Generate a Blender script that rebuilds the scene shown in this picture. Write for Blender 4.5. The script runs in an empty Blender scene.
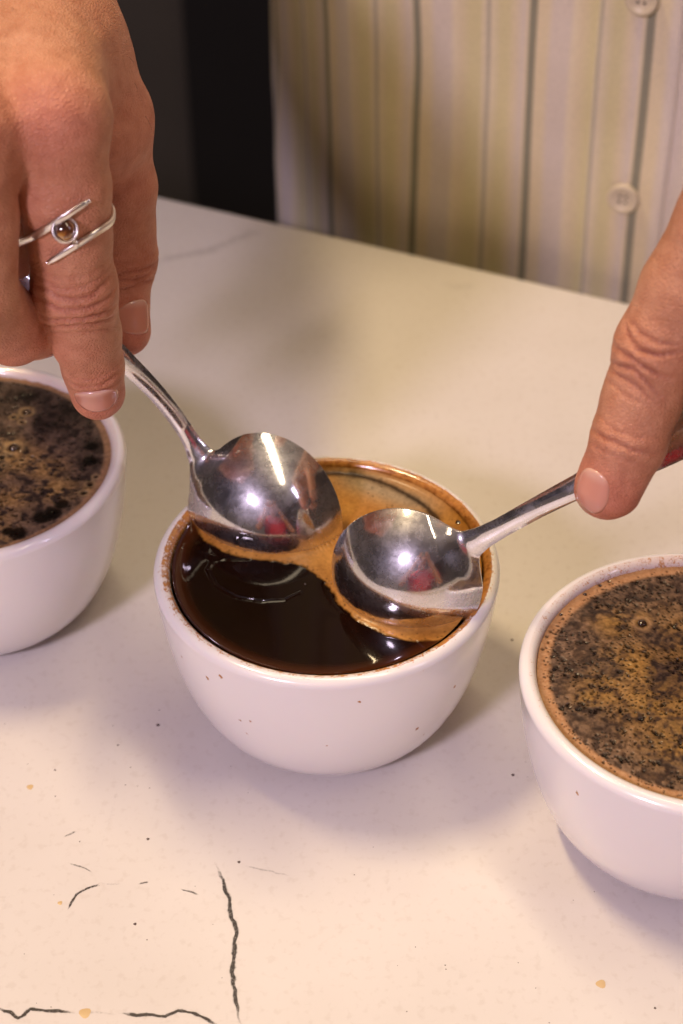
import bpy, math, random
import numpy as np
from mathutils import Vector, Matrix

# ------------------------------------------------------------------ camera
RIMZ = 0.05175                       # rim height of the cups above the counter (z = 0)
PITCH, ROLL, FPX = 0.69976, -0.00673, 1800.0
CAM = np.array([0.0, 0.0, 0.31103 + RIMZ])
cp_, sp_, cr_, sr_ = math.cos(PITCH), math.sin(PITCH), math.cos(ROLL), math.sin(ROLL)
EX = np.array([cr_, sr_*sp_, sr_*cp_]); EY = np.array([-sr_, cr_*sp_, cr_*cp_]); EZ = np.array([0, cp_, -sp_])
scene = bpy.context.scene
cam_data = bpy.data.cameras.new('camera'); cam = bpy.data.objects.new('camera', cam_data)
scene.collection.objects.link(cam); scene.camera = cam
cam_data.sensor_fit = 'VERTICAL'; cam_data.sensor_height = 36.0; cam_data.sensor_width = 24.0
cam_data.lens = FPX/1024*36
cam_data.clip_start = 0.01; cam_data.clip_end = 50
M = Matrix((( EX[0], EY[0], -EZ[0], CAM[0]), (EX[1], EY[1], -EZ[1], CAM[1]), (EX[2], EY[2], -EZ[2], CAM[2]), (0, 0, 0, 1)))
cam.matrix_world = M
cam_data.dof.use_dof = True; cam_data.dof.focus_distance = 0.438; cam_data.dof.aperture_fstop = 13.5

# ------------------------------------------------------------------ world, lights, exposure
world = bpy.data.worlds.new('world'); scene.world = world; world.use_nodes = True
world.node_tree.nodes['Background'].inputs[0].default_value = (1.0, 0.80, 0.62, 1)
world.node_tree.nodes['Background'].inputs[1].default_value = 0.30
scene.view_settings.view_transform = 'Standard'; scene.view_settings.look = 'None'
scene.view_settings.gamma = 1; scene.view_settings.exposure = 0.08; scene.view_settings.use_curve_mapping = False

def area(name, pos, target, size, sizey, power, col, shape='RECTANGLE', spin=0):
    l = bpy.data.lights.new(name, 'AREA'); l.shape = shape; l.size = size; l.size_y = sizey
    l.energy = power; l.color = col
    o = bpy.data.objects.new(name, l); scene.collection.objects.link(o)
    d = Vector(target) - Vector(pos)
    o.rotation_euler = (d.to_track_quat('-Z', 'Y') @ Matrix.Rotation(spin, 3, 'Z').to_quaternion()).to_euler()
    o.location = pos
    return o
TG = Vector((0, 0.36, 0.03))
area('warm_lamp', TG + 1.7*Vector((-.33, .13, .93)), TG, 0.40, 0.10, 16.5, (1.0, 0.76, 0.44), spin=0.35)
area('violet_lamp', TG + 1.6*Vector((-.42, -.70, .62)), TG, 0.22, 0.22, 14.5, (0.95, 0.78, 1.0), 'DISK')
area('side_lamp', TG + 2.0*Vector((.72, -.42, .66)), TG, 0.10, 0.8, 3.0, (0.80, 0.72, 1.0))
area('overhead_fill', TG + Vector((.25, .15, 1.62)), TG, 1.8, 0.16, 10, (1.0, 0.82, 0.56))  # added warm fill light without a fixture, lifts the dim counter

# ------------------------------------------------------------------ helpers
col = scene.collection
def at(px, py, D):
    d = (px-341.5)/FPX*EX - (py-512)/FPX*EY + EZ
    return CAM + D*d/np.linalg.norm(d)
def atz(px, py, z):
    d = (px-341.5)/FPX*EX - (py-512)/FPX*EY + EZ
    return CAM + d*(z-CAM[2])/d[2]
CU = np.array([0.9135, -0.4067, 0.0]); CV = np.array([0.4067, 0.9135, 0.0])   # along / across the counter
UP = np.array([0, 0, 1.0])
def uvz(u, v, z): return u*CU + v*CV + z*UP
def atv(px, py, v):
    d = (px-341.5)/FPX*EX - (py-512)/FPX*EY + EZ
    return CAM + d*(v - CAM@CV)/(d@CV)

def unit(a):
    a = np.asarray(a, float); return a/np.linalg.norm(a)

def tag(o, label=None, cat=None, group=None, kind=None):
    if label: o['label'] = label
    if cat: o['category'] = cat
    if group: o['group'] = group
    if kind: o['kind'] = kind
    return o

def mesh_obj(name, V, F, mat=None, parent=None, smooth=True, attrs=None, colors=None):
    me = bpy.data.meshes.new(name)
    V = np.asarray(V, np.float32)
    if isinstance(F, np.ndarray):
        n, k = F.shape
        me.vertices.add(len(V)); me.vertices.foreach_set('co', V.ravel())
        me.loops.add(n*k); me.loops.foreach_set('vertex_index', F.astype(np.int32).ravel())
        me.polygons.add(n); me.polygons.foreach_set('loop_start', np.arange(0, n*k, k, dtype=np.int32))
        me.update(calc_edges=True); me.validate()
    else:
        me.from_pydata([tuple(map(float, v)) for v in V], [], F); me.update()
    if smooth: me.polygons.foreach_set('use_smooth', [True]*len(me.polygons))
    for k, a in (attrs or {}).items():
        at_ = me.attributes.new(k, 'FLOAT', 'POINT'); at_.data.foreach_set('value', np.asarray(a, np.float32))
    for k, a in (colors or {}).items():
        at_ = me.attributes.new(k, 'FLOAT_COLOR', 'POINT')
        c4 = np.ones((len(V), 4), np.float32); c4[:, :3] = a; at_.data.foreach_set('color', c4.ravel())
    if mat: me.materials.append(mat)
    o = bpy.data.objects.new(name, me); col.objects.link(o)
    if parent: o.parent = parent
    return o

def empty(name, loc=(0, 0, 0)):
    o = bpy.data.objects.new(name, None); col.objects.link(o); o.location = loc
    o.empty_display_size = 0.02
    return o

def put(o, parent):
    """parent an object built in world coordinates, keeping its place"""
    o.parent = parent
    o.matrix_parent_inverse = Matrix.Translation(parent.location).inverted() if parent.type == 'EMPTY' else Matrix.Identity(4)
    return o

def grid_faces(n, m, closed_n=False, closed_m=False):
    i = np.arange(n if closed_n else n-1)[:, None]; j = np.arange(m if closed_m else m-1)[None, :]
    i2 = (i+1) % n; j2 = (j+1) % m
    a = i*m+j; b = i2*m+j; c = i2*m+j2; d = i*m+j2
    return np.stack(np.broadcast_arrays(a, b, c, d), -1).reshape(-1, 4)

def box_mesh(c0, c1, bev=0.0, frame=None):
    """box between two (u,v,z) corners in the counter frame, with chamfered edges"""
    import bmesh
    bm = bmesh.new(); bmesh.ops.create_cube(bm, size=1.0)
    c0 = np.array(c0); c1 = np.array(c1)
    for v in bm.verts:
        p = (np.array(v.co)+.5)*(c1-c0)+c0
        v.co = Vector(uvz(*p))
    if bev > 0:
        bmesh.ops.bevel(bm, geom=bm.edges[:], offset=bev, segments=3, profile=.5, affect='EDGES')
    bmesh.ops.recalc_face_normals(bm, faces=bm.faces[:])
    V = [tuple(v.co) for v in bm.verts]; bm.verts.index_update()
    F = [[v.index for v in f.verts] for f in bm.faces]; bm.free()
    return V, F

# value noise -------------------------------------------------------
_rng = np.random.default_rng(7)
_tab = _rng.random((256, 256)).astype(np.float32)
_tab3 = _rng.random((64, 64, 64)).astype(np.float32)
def vn(x, y, s=0):
    x = x + 17.3*s + 1000; y = y + 31.7*s + 1000
    xi = np.floor(x).astype(int); yi = np.floor(y).astype(int); fx = x-xi; fy = y-yi
    fx = fx*fx*(3-2*fx); fy = fy*fy*(3-2*fy)
    a = _tab[xi % 256, yi % 256]; b = _tab[(xi+1) % 256, yi % 256]; c = _tab[xi % 256, (yi+1) % 256]; d = _tab[(xi+1) % 256, (yi+1) % 256]
    return (a*(1-fx)+b*fx)*(1-fy)+(c*(1-fx)+d*fx)*fy
def fbm(x, y, o=4, s=0):
    r = 0; a = .5; t = 0
    for k in range(o):
        r = r+a*vn(x*2**k, y*2**k, s+k*3); t += a; a *= .55
    return r/t
def vn3(P, s=0):
    P = P + 13.7*s + 500
    I = np.floor(P).astype(int); f = P-I; f = f*f*(3-2*f); r = 0
    for dx in (0, 1):
        for dy in (0, 1):
            for dz in (0, 1):
                w = (f[:, 0] if dx else 1-f[:, 0])*(f[:, 1] if dy else 1-f[:, 1])*(f[:, 2] if dz else 1-f[:, 2])
                r = r + w*_tab3[(I[:, 0]+dx) % 64, (I[:, 1]+dy) % 64, (I[:, 2]+dz) % 64]
    return r
def sstep(a, b, x):
    t = np.clip((x-a)/(b-a), 0, 1); return t*t*(3-2*t)
def seg_dist(P, poly):
    """distance from 2-D points to a polyline"""
    d = np.full(len(P), 1e9)
    for a, b in zip(poly[:-1], poly[1:]):
        a = np.array(a); b = np.array(b); ab = b-a
        t = np.clip(((P-a)@ab)/(ab@ab+1e-12), 0, 1)
        d = np.minimum(d, np.hypot(*((P-a-t[:, None]*ab).T)))
    return d
def in_poly(P, poly):
    x, y = P[:, 0], P[:, 1]; r = np.zeros(len(P), bool); n = len(poly)
    for i in range(n):
        x1, y1 = poly[i]; x2, y2 = poly[(i+1) % n]
        c = ((y1 > y) != (y2 > y)) & (x < (x2-x1)*(y-y1)/(y2-y1+1e-15)+x1)
        r ^= c
    return r

# materials ---------------------------------------------------------
def mat_new(name):
    m = bpy.data.materials.new(name); m.use_nodes = True
    nt = m.node_tree; b = nt.nodes['Principled BSDF']
    return m, nt, b
def setp(b, **k):
    for n, v in k.items():
        n = n.replace('_', ' ')
        s = b.inputs.get(n)
        if s is None: continue
        s.default_value = (*v, 1) if isinstance(v, tuple) and len(v) == 3 and s.type == 'RGBA' else v
def node(nt, t, **k):
    n = nt.nodes.new(t)
    for a, v in k.items(): setattr(n, a, v)
    return n
def noise(nt, scale, detail=3, rough=.55, coord='Object', vec=None):
    n = node(nt, 'ShaderNodeTexNoise'); n.inputs['Scale'].default_value = scale
    n.inputs['Detail'].default_value = detail; n.inputs['Roughness'].default_value = rough
    if vec is None:
        tc = node(nt, 'ShaderNodeTexCoord'); vec = tc.outputs[coord]
    nt.links.new(vec, n.inputs['Vector'])
    return n
def bump(nt, b, src, strength, dist):
    n = node(nt, 'ShaderNodeBump'); n.inputs['Strength'].default_value = strength; n.inputs['Distance'].default_value = dist
    nt.links.new(src, n.inputs['Height']); nt.links.new(n.outputs[0], b.inputs['Normal']); return n
def ramp(nt, src, stops, interp='LINEAR'):
    r = node(nt, 'ShaderNodeValToRGB'); r.color_ramp.interpolation = interp
    e = r.color_ramp.elements
    while len(e) > 1: e.remove(e[-1])
    e[0].position = stops[0][0]; e[0].color = (*stops[0][1], 1)
    for p, c in stops[1:]:
        k = e.new(p); k.color = (*c, 1)
    nt.links.new(src, r.inputs[0]); return r
def attr(nt, name):
    n = node(nt, 'ShaderNodeAttribute'); n.attribute_name = name; return n
def math_(nt, op, a, b=None, c=None, clamp=False):
    n = node(nt, 'ShaderNodeMath', operation=op, use_clamp=clamp)
    for i, v in enumerate((a, b, c)):
        if v is None: continue
        if isinstance(v, (int, float)): n.inputs[i].default_value = v
        else: nt.links.new(v, n.inputs[i])
    return n.outputs[0]
def mixc(nt, f, a, b, mode='MIX'):
    n = node(nt, 'ShaderNodeMix', data_type='RGBA', blend_type=mode)
    if isinstance(f, (int, float)): n.inputs[0].default_value = f
    else: nt.links.new(f, n.inputs[0])
    for i, v in ((6, a), (7, b)):
        if isinstance(v, tuple): n.inputs[i].default_value = (*v, 1)
        else: nt.links.new(v, n.inputs[i])
    return n.outputs[2]

def plain(name, c, rough=.5, metal=0, **k):
    m, nt, b = mat_new(name); setp(b, Base_Color=c, Roughness=rough, Metallic=metal, **k); return m

m_quartz, nt, b = mat_new('quartz')
n1 = noise(nt, 9, 4); n2 = noise(nt, 420, 2)
r1 = ramp(nt, n1.outputs[0], [(.3, (.64, .60, .55)), (.7, (.73, .695, .655))])
r2 = ramp(nt, n2.outputs[0], [(.30, (.90, .88, .86)), (.45, (1, 1, 1))])
nt.links.new(mixc(nt, .6, r1.outputs[0], r2.outputs[0], 'MULTIPLY'), b.inputs['Base Color'])
setp(b, Roughness=.38, Coat_Weight=.12, Coat_Roughness=.25)
bump(nt, b, n2.outputs[0], .05, .0004)

m_vein, nt, b = mat_new('vein_ink')
a = attr(nt, 'ink'); nn = noise(nt, 1500, 3, .7)
f = math_(nt, 'MULTIPLY_ADD', nn.outputs[0], 2.4, -1.0); f = math_(nt, 'ADD', f, a.outputs['Fac']); f = math_(nt, 'SUBTRACT', f, .25, clamp=True)
f = math_(nt, 'MULTIPLY', f, a.outputs['Fac'], clamp=True)
setp(b, Base_Color=(.04, .032, .03), Roughness=.4)
tr = node(nt, 'ShaderNodeBsdfTransparent'); mx = node(nt, 'ShaderNodeMixShader'); nt.links.new(f, mx.inputs[0])
nt.links.new(tr.outputs[0], mx.inputs[1]); nt.links.new(b.outputs[0], mx.inputs[2]); nt.links.new(mx.outputs[0], nt.nodes['Material Output'].inputs['Surface'])

m_drop = plain('dried_coffee', (.62, .45, .22), .3)
m_speck = plain('dark_speck', (.08, .05, .04), .5)

def porcelain(name, strength):
    m, nt, b = mat_new(name)
    a = attr(nt, 'stain'); n1 = noise(nt, 2300, 3, .6); n2 = noise(nt, 650, 3, .6)
    s = math_(nt, 'MULTIPLY_ADD', n1.outputs[0], 1.1, -.55); s2 = math_(nt, 'MULTIPLY_ADD', n2.outputs[0], 1.0, -.5)
    t = math_(nt, 'ADD', math_(nt, 'ADD', s, s2), a.outputs['Fac'])
    f = math_(nt, 'MULTIPLY_ADD', t, 5.0, -2.2, clamp=True)
    brown = ramp(nt, n2.outputs[0], [(.3, (.20, .065, .012)), (.6, (.47, .20, .045))])
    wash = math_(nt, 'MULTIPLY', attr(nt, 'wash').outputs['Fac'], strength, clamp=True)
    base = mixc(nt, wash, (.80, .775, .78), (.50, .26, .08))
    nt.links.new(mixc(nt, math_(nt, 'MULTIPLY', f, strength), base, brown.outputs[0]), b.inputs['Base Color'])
    setp(b, Roughness=.22, Coat_Weight=.6, Coat_Roughness=.06, Subsurface_Weight=.06, Subsurface_Scale=.002)
    return m
m_porc = porcelain('glazed_porcelain', 1.0)

def surface_mat(name, rough, coat, bump_scale, bump_d):
    m, nt, b = mat_new(name)
    a = attr(nt, 'Col'); nt.links.new(a.outputs['Color'], b.inputs['Base Color'])
    g = attr(nt, 'gloss'); nt.links.new(g.outputs['Fac'], b.inputs['Roughness'])
    setp(b, Coat_Weight=coat, Coat_Roughness=.05, IOR=1.36)
    n1 = noise(nt, bump_scale, 3); bump(nt, b, n1.outputs[0], .5, bump_d)
    return m
m_coffee = surface_mat('coffee_liquid', .1, .0, 200, .00002)
m_coffee.node_tree.nodes['Principled BSDF'].inputs['Specular IOR Level'].default_value = .28
m_foam = surface_mat('coffee_foam', .4, .06, 1400, .0002)
m_foam.node_tree.nodes['Principled BSDF'].inputs['Specular IOR Level'].default_value = .3
m_bubble, nt, b = mat_new('bubble_film')
setp(b, Base_Color=(.035, .018, .010), Roughness=.05, Coat_Weight=1.0, Coat_Roughness=.02)

m_steel, nt, b = mat_new('polished_steel')
setp(b, Base_Color=(.78, .76, .78), Metallic=1.0)
n1 = noise(nt, 70, 4, .7); n2 = noise(nt, 700, 2, .6)
r = ramp(nt, n1.outputs[0], [(.35, (.07, .07, .07)), (.75, (.15, .15, .15))]); nt.links.new(r.outputs[0], b.inputs['Roughness'])
bump(nt, b, n2.outputs[0], .06, .0001)
b2 = node(nt, 'ShaderNodeBsdfPrincipled'); setp(b2, Base_Color=(.74, .72, .76), Metallic=1.0, Roughness=.40)
mx = node(nt, 'ShaderNodeMixShader'); f = ramp(nt, noise(nt, 120, 5, .75).outputs[0], [(.38, (.10, .10, .10)), (.62, (.42, .42, .42))])
nt.links.new(f.outputs[0], mx.inputs[0]); nt.links.new(b.outputs[0], mx.inputs[1]); nt.links.new(b2.outputs[0], mx.inputs[2])
nt.links.new(mx.outputs[0], nt.nodes['Material Output'].inputs['Surface'])
m_silver, nt, b = mat_new('worn_silver')
setp(b, Base_Color=(.82, .78, .74), Metallic=1.0, Roughness=.28)
n1 = noise(nt, 1800, 3, .6); bump(nt, b, n1.outputs[0], .4, .0002)
m_amber, nt, b = mat_new('amber_stone')
n1 = noise(nt, 320, 3, .6, 'Object'); r = ramp(nt, n1.outputs[0], [(.4, (.055, .022, .012)), (.56, (.17, .06, .02)), (.66, (.50, .24, .04))])
nt.links.new(r.outputs[0], b.inputs['Base Color']); setp(b, Roughness=.08, Coat_Weight=1.0, Transmission_Weight=.15)

m_skin, nt, b = mat_new('skin')
a = attr(nt, 'red'); c = attr(nt, 'crease')
n1 = noise(nt, 55, 4, .6); n2 = noise(nt, 260, 3, .6)
base = ramp(nt, n1.outputs[0], [(.3, (.46, .205, .108)), (.7, (.60, .305, .180))])
redm = mixc(nt, math_(nt, 'MULTIPLY', a.outputs['Fac'], 1.0, clamp=True), base.outputs[0], (.60, .200, .130))
mot = ramp(nt, n2.outputs[0], [(.35, (.82, .72, .68)), (.62, (1, 1, 1))])
c1 = mixc(nt, .8, redm, mot.outputs[0], 'MULTIPLY')
c2 = mixc(nt, math_(nt, 'MULTIPLY', c.outputs['Fac'], .8, clamp=True), c1, (.33, .10, .055))
nt.links.new(c2, b.inputs['Base Color'])
setp(b, Roughness=.44, Subsurface_Weight=.06, Subsurface_Scale=.004, IOR=1.4)
b.inputs['Subsurface Radius'].default_value = (1.0, .35, .2)
vo = node(nt, 'ShaderNodeTexVoronoi', feature='DISTANCE_TO_EDGE'); vo.inputs['Scale'].default_value = 1150
tc = node(nt, 'ShaderNodeTexCoord'); nt.links.new(tc.outputs['Object'], vo.inputs['Vector'])
h = math_(nt, 'MINIMUM', vo.outputs['Distance'], .25)
n3 = noise(nt, 1300, 3, .6)
h = math_(nt, 'MULTIPLY_ADD', n3.outputs[0], .5, h)
bump(nt, b, h, 1.0, .00045)

m_nail, nt, b = mat_new('nail')
a = attr(nt, 'tip')
nt.links.new(mixc(nt, a.outputs['Fac'], (.57, .245, .170), (.72, .50, .40)), b.inputs['Base Color'])
setp(b, Roughness=.25, Coat_Weight=.5, Coat_Roughness=.12, Subsurface_Weight=.1, Subsurface_Scale=.002)

# striped shirt: the stripes run down the cloth, "across" is the distance round the body in metres
def shirt_material(name):
    m, nt, b = mat_new(name)
    a = attr(nt, 'across')
    t = math_(nt, 'FRACT', math_(nt, 'DIVIDE', a.outputs['Fac'], .0462))
    cream = (.72, .62, .42); yel = (.68, .61, .35); lil = (.68, .60, .52); dk = (.26, .25, .18); wh = (.76, .67, .49)
    st = [(0, dk), (.028, dk), (.045, cream), (.12, cream), (.17, lil), (.30, lil), (.34, wh), (.40, cream), (.48, yel), (.56, yel), (.60, wh),
          (.64, (.42, .39, .30)), (.66, wh), (.74, yel), (.80, yel), (.85, cream), (.93, lil), (.965, cream), (.98, dk), (1, dk)]
    r = ramp(nt, t, st)
    n1 = noise(nt, 14, 3)
    r1 = ramp(nt, n1.outputs[0], [(.3, (.86, .84, .78)), (.7, (1, 1, 1))])
    n2 = noise(nt, 900, 2, .5)
    r2 = ramp(nt, n2.outputs[0], [(.3, (.85, .85, .85)), (.6, (1, 1, 1))])
    cc = mixc(nt, 1.0, r.outputs[0], r1.outputs[0], 'MULTIPLY'); cc = mixc(nt, .6, cc, r2.outputs[0], 'MULTIPLY')
    nt.links.new(cc, b.inputs['Base Color']); setp(b, Roughness=.85, Sheen_Weight=.2)
    bump(nt, b, n2.outputs[0], .4, .0003)
    return m
m_shirt = shirt_material('striped_cotton')
m_button = plain('shell_button', (.56, .48, .34), .4)
def mottled(name, c, k=.7, scale=20, rough=.7, **kw):
    m, nt, b = mat_new(name); n1 = noise(nt, scale, 4)
    r = ramp(nt, n1.outputs[0], [(.3, tuple(x*k for x in c)), (.7, c)]); nt.links.new(r.outputs[0], b.inputs['Base Color'])
    setp(b, Roughness=rough, **kw); bump(nt, b, n1.outputs[0], .1, .001); return m
m_black = mottled('black_laminate', (.010, .009, .010), .8, 8, .5)
m_grey = mottled('grey_laminate', (.060, .052, .047), .85, 6, .55)
m_floor = mottled('floor_concrete', (.16, .14, .12), .7, 3, .6)
m_wall = mottled('wall_paint', (.10, .09, .085), .85, 3, .8)
m_ceiling = mottled('ceiling_paint', (.50, .46, .42), .85, 3, .8)
m_denim = mottled('dark_denim', (.03, .035, .06), .7, 200, .9)
m_red = mottled('red_cotton', (.62, .02, .05), .75, 60, .8)
m_hair = mottled('dark_hair', (.03, .018, .012), .5, 300, .6)
m_hairs = plain('fine_hair', (.05, .025, .015), .5)
m_white = plain('eye_white', (.8, .78, .75), .2)
m_camera = plain('camera_body', (.02, .02, .02), .35)
m_glass = plain('lens_glass', (.02, .02, .05), .05)

# ------------------------------------------------------------------ the room
def struct(name, V, F, mat, smooth=False):
    return tag(mesh_obj(name, V, F, mat, smooth=smooth), kind='structure')
FZ = -0.90
U0, U1, V0, V1, CZ = -2.2, 2.2, -2.6, 1.75, 1.75
struct('floor', *box_mesh((U0, V0, FZ-.05), (U1, V1, FZ)), m_floor)
struct('ceiling', *box_mesh((U0, V0, CZ), (U1, V1, CZ+.05)), m_ceiling)
struct('wall_back', *box_mesh((U0, V1, FZ), (U1, V1+.05, CZ)), m_wall)
struct('wall_front', *box_mesh((U0, V0-.05, FZ), (U1, V0, CZ)), m_ceiling)
struct('wall_left', *box_mesh((U0-.05, V0, FZ), (U0, V1, CZ)), m_wall)
struct('wall_right', *box_mesh((U1, V0, FZ), (U1+.05, V1, CZ)), m_wall)

VE = 0.5435                             # the counter's far edge
def counter():
    root = empty('counter', uvz(0, .2, FZ))
    tag(root, 'white quartz-topped counter with fine dark veins under the three cups', 'counter')
    V, F = box_mesh((-1.3, -.16, -.03), (1.3, VE, 0), .0025)
    put(mesh_obj('countertop', V, F, m_quartz, smooth=False), root)
    V, F = box_mesh((-1.27, -.12, FZ+.08), (1.27, VE-.06, -.03)); put(mesh_obj('base_cabinet', V, F, m_grey, smooth=False), root)
    V, F = box_mesh((-1.24, -.07, FZ), (1.24, VE-.10, FZ+.08)); put(mesh_obj('plinth', V, F, m_black, smooth=False), root)
    # veins: thin inlays following the slab's own cracks
    rnd = random.Random(4)
    def vein(pts, w, ink, rough=1.0):
        P = [atz(x, y, 0)[:2] for x, y in pts]; Q = []
        for a, b in zip(P[:-1], P[1:]):
            n = max(2, int(np.linalg.norm(b-a)/.0007))
            for k in range(n): Q.append(a+(b-a)*k/n)
        Q.append(P[-1]); Q = np.array(Q); n = len(Q); T = np.gradient(Q, axis=0); T /= np.linalg.norm(T, axis=1)[:, None]+1e-9
        N = np.stack([-T[:, 1], T[:, 0]], 1); s = np.arange(n)*.0007
        Q = Q + N*((fbm(s*300, s*0, 3, rnd.randint(0, 50))-.5)*.0016*rough)[:, None]
        t = np.linspace(0, 1, n); env = np.minimum(1, np.minimum(t, 1-t)*6+.15)
        wa = w*.42*env*(.15+1.7*fbm(s*700, s*0+3, 3, rnd.randint(0, 50))); wb = w*.42*env*(.15+1.7*fbm(s*700, s*0+9, 3, rnd.randint(0, 50)))
        z = .00004
        prof = [(-1.0, 0), (-.45, 1), (.45, 1), (1.0, 0)]; V = []; I = []
        for e, k in prof:
            off = np.where(e < 0, wa, wb)*e*1.5
            V.append(np.concatenate([Q+N*off[:, None], np.full((n, 1), z)], 1)); I.append(np.full(n, k)*ink*env)
        V = np.stack(V, 1).reshape(-1, 3); I = np.stack(I, 1).ravel()
        return V, grid_faces(n, 4), I
    L = [([(214, 862), (222, 880), (230, 905), (236, 925), (234, 950), (233, 980), (237, 1005), (242, 1030)], .0012, .95),
         ([(-6, 1006), (8, 1012), (18, 1017), (30, 1008), (52, 1011), (75, 1014)], .0010, 1.0),
         ([(118, 1014), (140, 1015), (165, 1016), (178, 1011), (195, 1014), (208, 1019), (222, 1027)], .0010, 1.0),
         ([(66, 911), (70, 902), (76, 894), (88, 888), (101, 882)], .0007, .9), ([(68, 863), (80, 867), (93, 873)], .0004, .7),
         ([(100, 882), (110, 884), (122, 884)], .0005, .35), ([(138, 885), (150, 882.5)], .0006, .8), ([(180, 889), (190, 891), (200, 894)], .0006, .75),
         ([(243, 867), (262, 870), (292, 876)], .0005, .45), ([(63, 838), (77, 831)], .0005, .7),
         ([(118, 782), (112, 810), (103, 842), (100, 858)], .0004, .18), ([(75, 1014), (96, 1013), (118, 1014)], .0005, .3),
         ([(150, 263), (180, 256), (210, 250), (238, 238), (268, 228)], .0045, .36), ([(440, 283), (462, 287), (476, 284)], .0040, .25),
         ([(0, 900), (30, 892), (66, 890)], .0004, .12), ([(242, 1030), (252, 1060), (250, 1090)], .0010, .9)]
    Vs, Fs, Is = [], [], []; n0 = 0
    for l in L:
        V, F, I = vein(*l); Vs.append(V); Fs.append(F+n0); Is.append(I); n0 += len(V)
    o = mesh_obj('vein', np.concatenate(Vs), np.concatenate(Fs), m_vein, attrs={'ink': np.concatenate(Is)}); put(o, root); o['kind'] = 'stuff'
    # dried drops and crumbs
    def blob(px, py, r, h, sx=1.0):
        c = atz(px, py, 0); n = 14; V = [(*c[:2], h)]; ph = rnd.random()*6
        for f, hh in ((.6, h*.85), (1, .00001)):
            for k in range(n):
                a = k*2*math.pi/n; rr = r*f*(1+.12*math.sin(3*a+ph))
                V.append((c[0]+rr*sx*math.cos(a), c[1]+rr*math.sin(a), hh))
        F = [[0, 1+k, 1+(k+1) % n] for k in range(n)]+[[1+k, 1+n+k, 1+n+(k+1) % n, 1+(k+1) % n] for k in range(n)]
        return V, F
    def blobs(name, spots, mat):
        V, F = [], []
        for s in spots:
            v, f = blob(*s); k = len(V); V += v; F += [[i+k for i in q] for q in f]
        o = mesh_obj(name, V, F, mat); put(o, root); o['kind'] = 'stuff'
    blobs('dried_drop', [(85, 1013, .0014, .0001), (601, 984, .0012, .0001), (30, 787, .0009, .0001), (60, 903, .0006, .0001)], m_drop)
    sp = [(148, 839, .0004, .0002), (239, 862, .0004, .0002), (135, 924, .0004, .0002), (158, 725, .0005, .0003), (513, 775, .00045, .0003), (512, 640, .0004, .0003), (55, 770, .0003, .0001), (118, 745, .0003, .0001), (655, 1008, .0003, .0001)]
    for k in range(60):
        sp.append((rnd.uniform(0, 683), rnd.uniform(600, 1024), rnd.uniform(.00008, .0002), .0001))
    blobs('crumb', sp, m_speck)
counter()

def cabinet(name, u0, u1, v0, v1, mat, label, ndoor):
    root = empty(name, uvz((u0+u1)/2, (v0+v1)/2, FZ)); tag(root, label, 'cabinet')
    V, F = box_mesh((u0, v0, FZ), (u1, v1, 1.2), .004); put(mesh_obj('body', V, F, mat, smooth=False), root)
    w = (u1-u0)/ndoor
    for k in range(ndoor):
        V, F = box_mesh((u0+k*w+.003, v0-.018, FZ+.1), (u0+(k+1)*w-.003, v0, 1.19), .002)
        d = mesh_obj('door', V, F, mat, smooth=False); put(d, root)
        V, F = box_mesh((u0+k*w+.03, v0-.042, .30), (u0+k*w+.042, v0-.018, .55), .002)
        hh = mesh_obj('handle', V, F, m_steel, smooth=False); hh.parent = d; 
# split between grey and black lies at pixel column 193
g = atv(193, 100, 1.28); gu = g@CU
cabinet('grey_cabinet', gu-.9, gu-.001, 1.30, 1.70, m_grey, 'dark grey tall cabinet behind the hand with the ring', 2)
cabinet('black_cabinet', gu+.001, gu+.62, 1.28, 1.70, m_black, 'black tall cabinet beside the striped shirt', 1)

# ------------------------------------------------------------------ cups
RO = 0.045
LZ = RIMZ-.0024                        # level of the coffee
def bowl_profile():
    h = RIMZ; P = []
    foot = .0205
    P += [(0.0, .0022), (.0165, .0022), (.0178, .0004), (.0195, 0.0), (foot, .0006), (.0218, .0018)]
    for t in np.linspace(.03, .93, 60):
        r = .0198+(RO-.0198)*(1-(1-t)**1.5)**(1/3); P.append((r, .0005+(h-.0005)*t))
    # rounded rim, 4.2 mm thick
    rr = .00215; cx = RO-rr; cz = h-rr
    for a in np.linspace(-.1, math.pi-.1, 26): P.append((cx+rr*math.cos(a), cz+rr*math.sin(a)))
    for d in np.linspace(.0005, .012, 22): P.append((RO-2*rr-.00005-d*.10-d*d*3, cz-d))
    r1, z1 = P[-1]
    for t in np.linspace(.03, 1, 22):
        P.append((r1*(1-t**2.6), z1-(z1-.006)*t**.9 if t < 1 else .006))
    return np.array(P)
PROF = bowl_profile()
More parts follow.
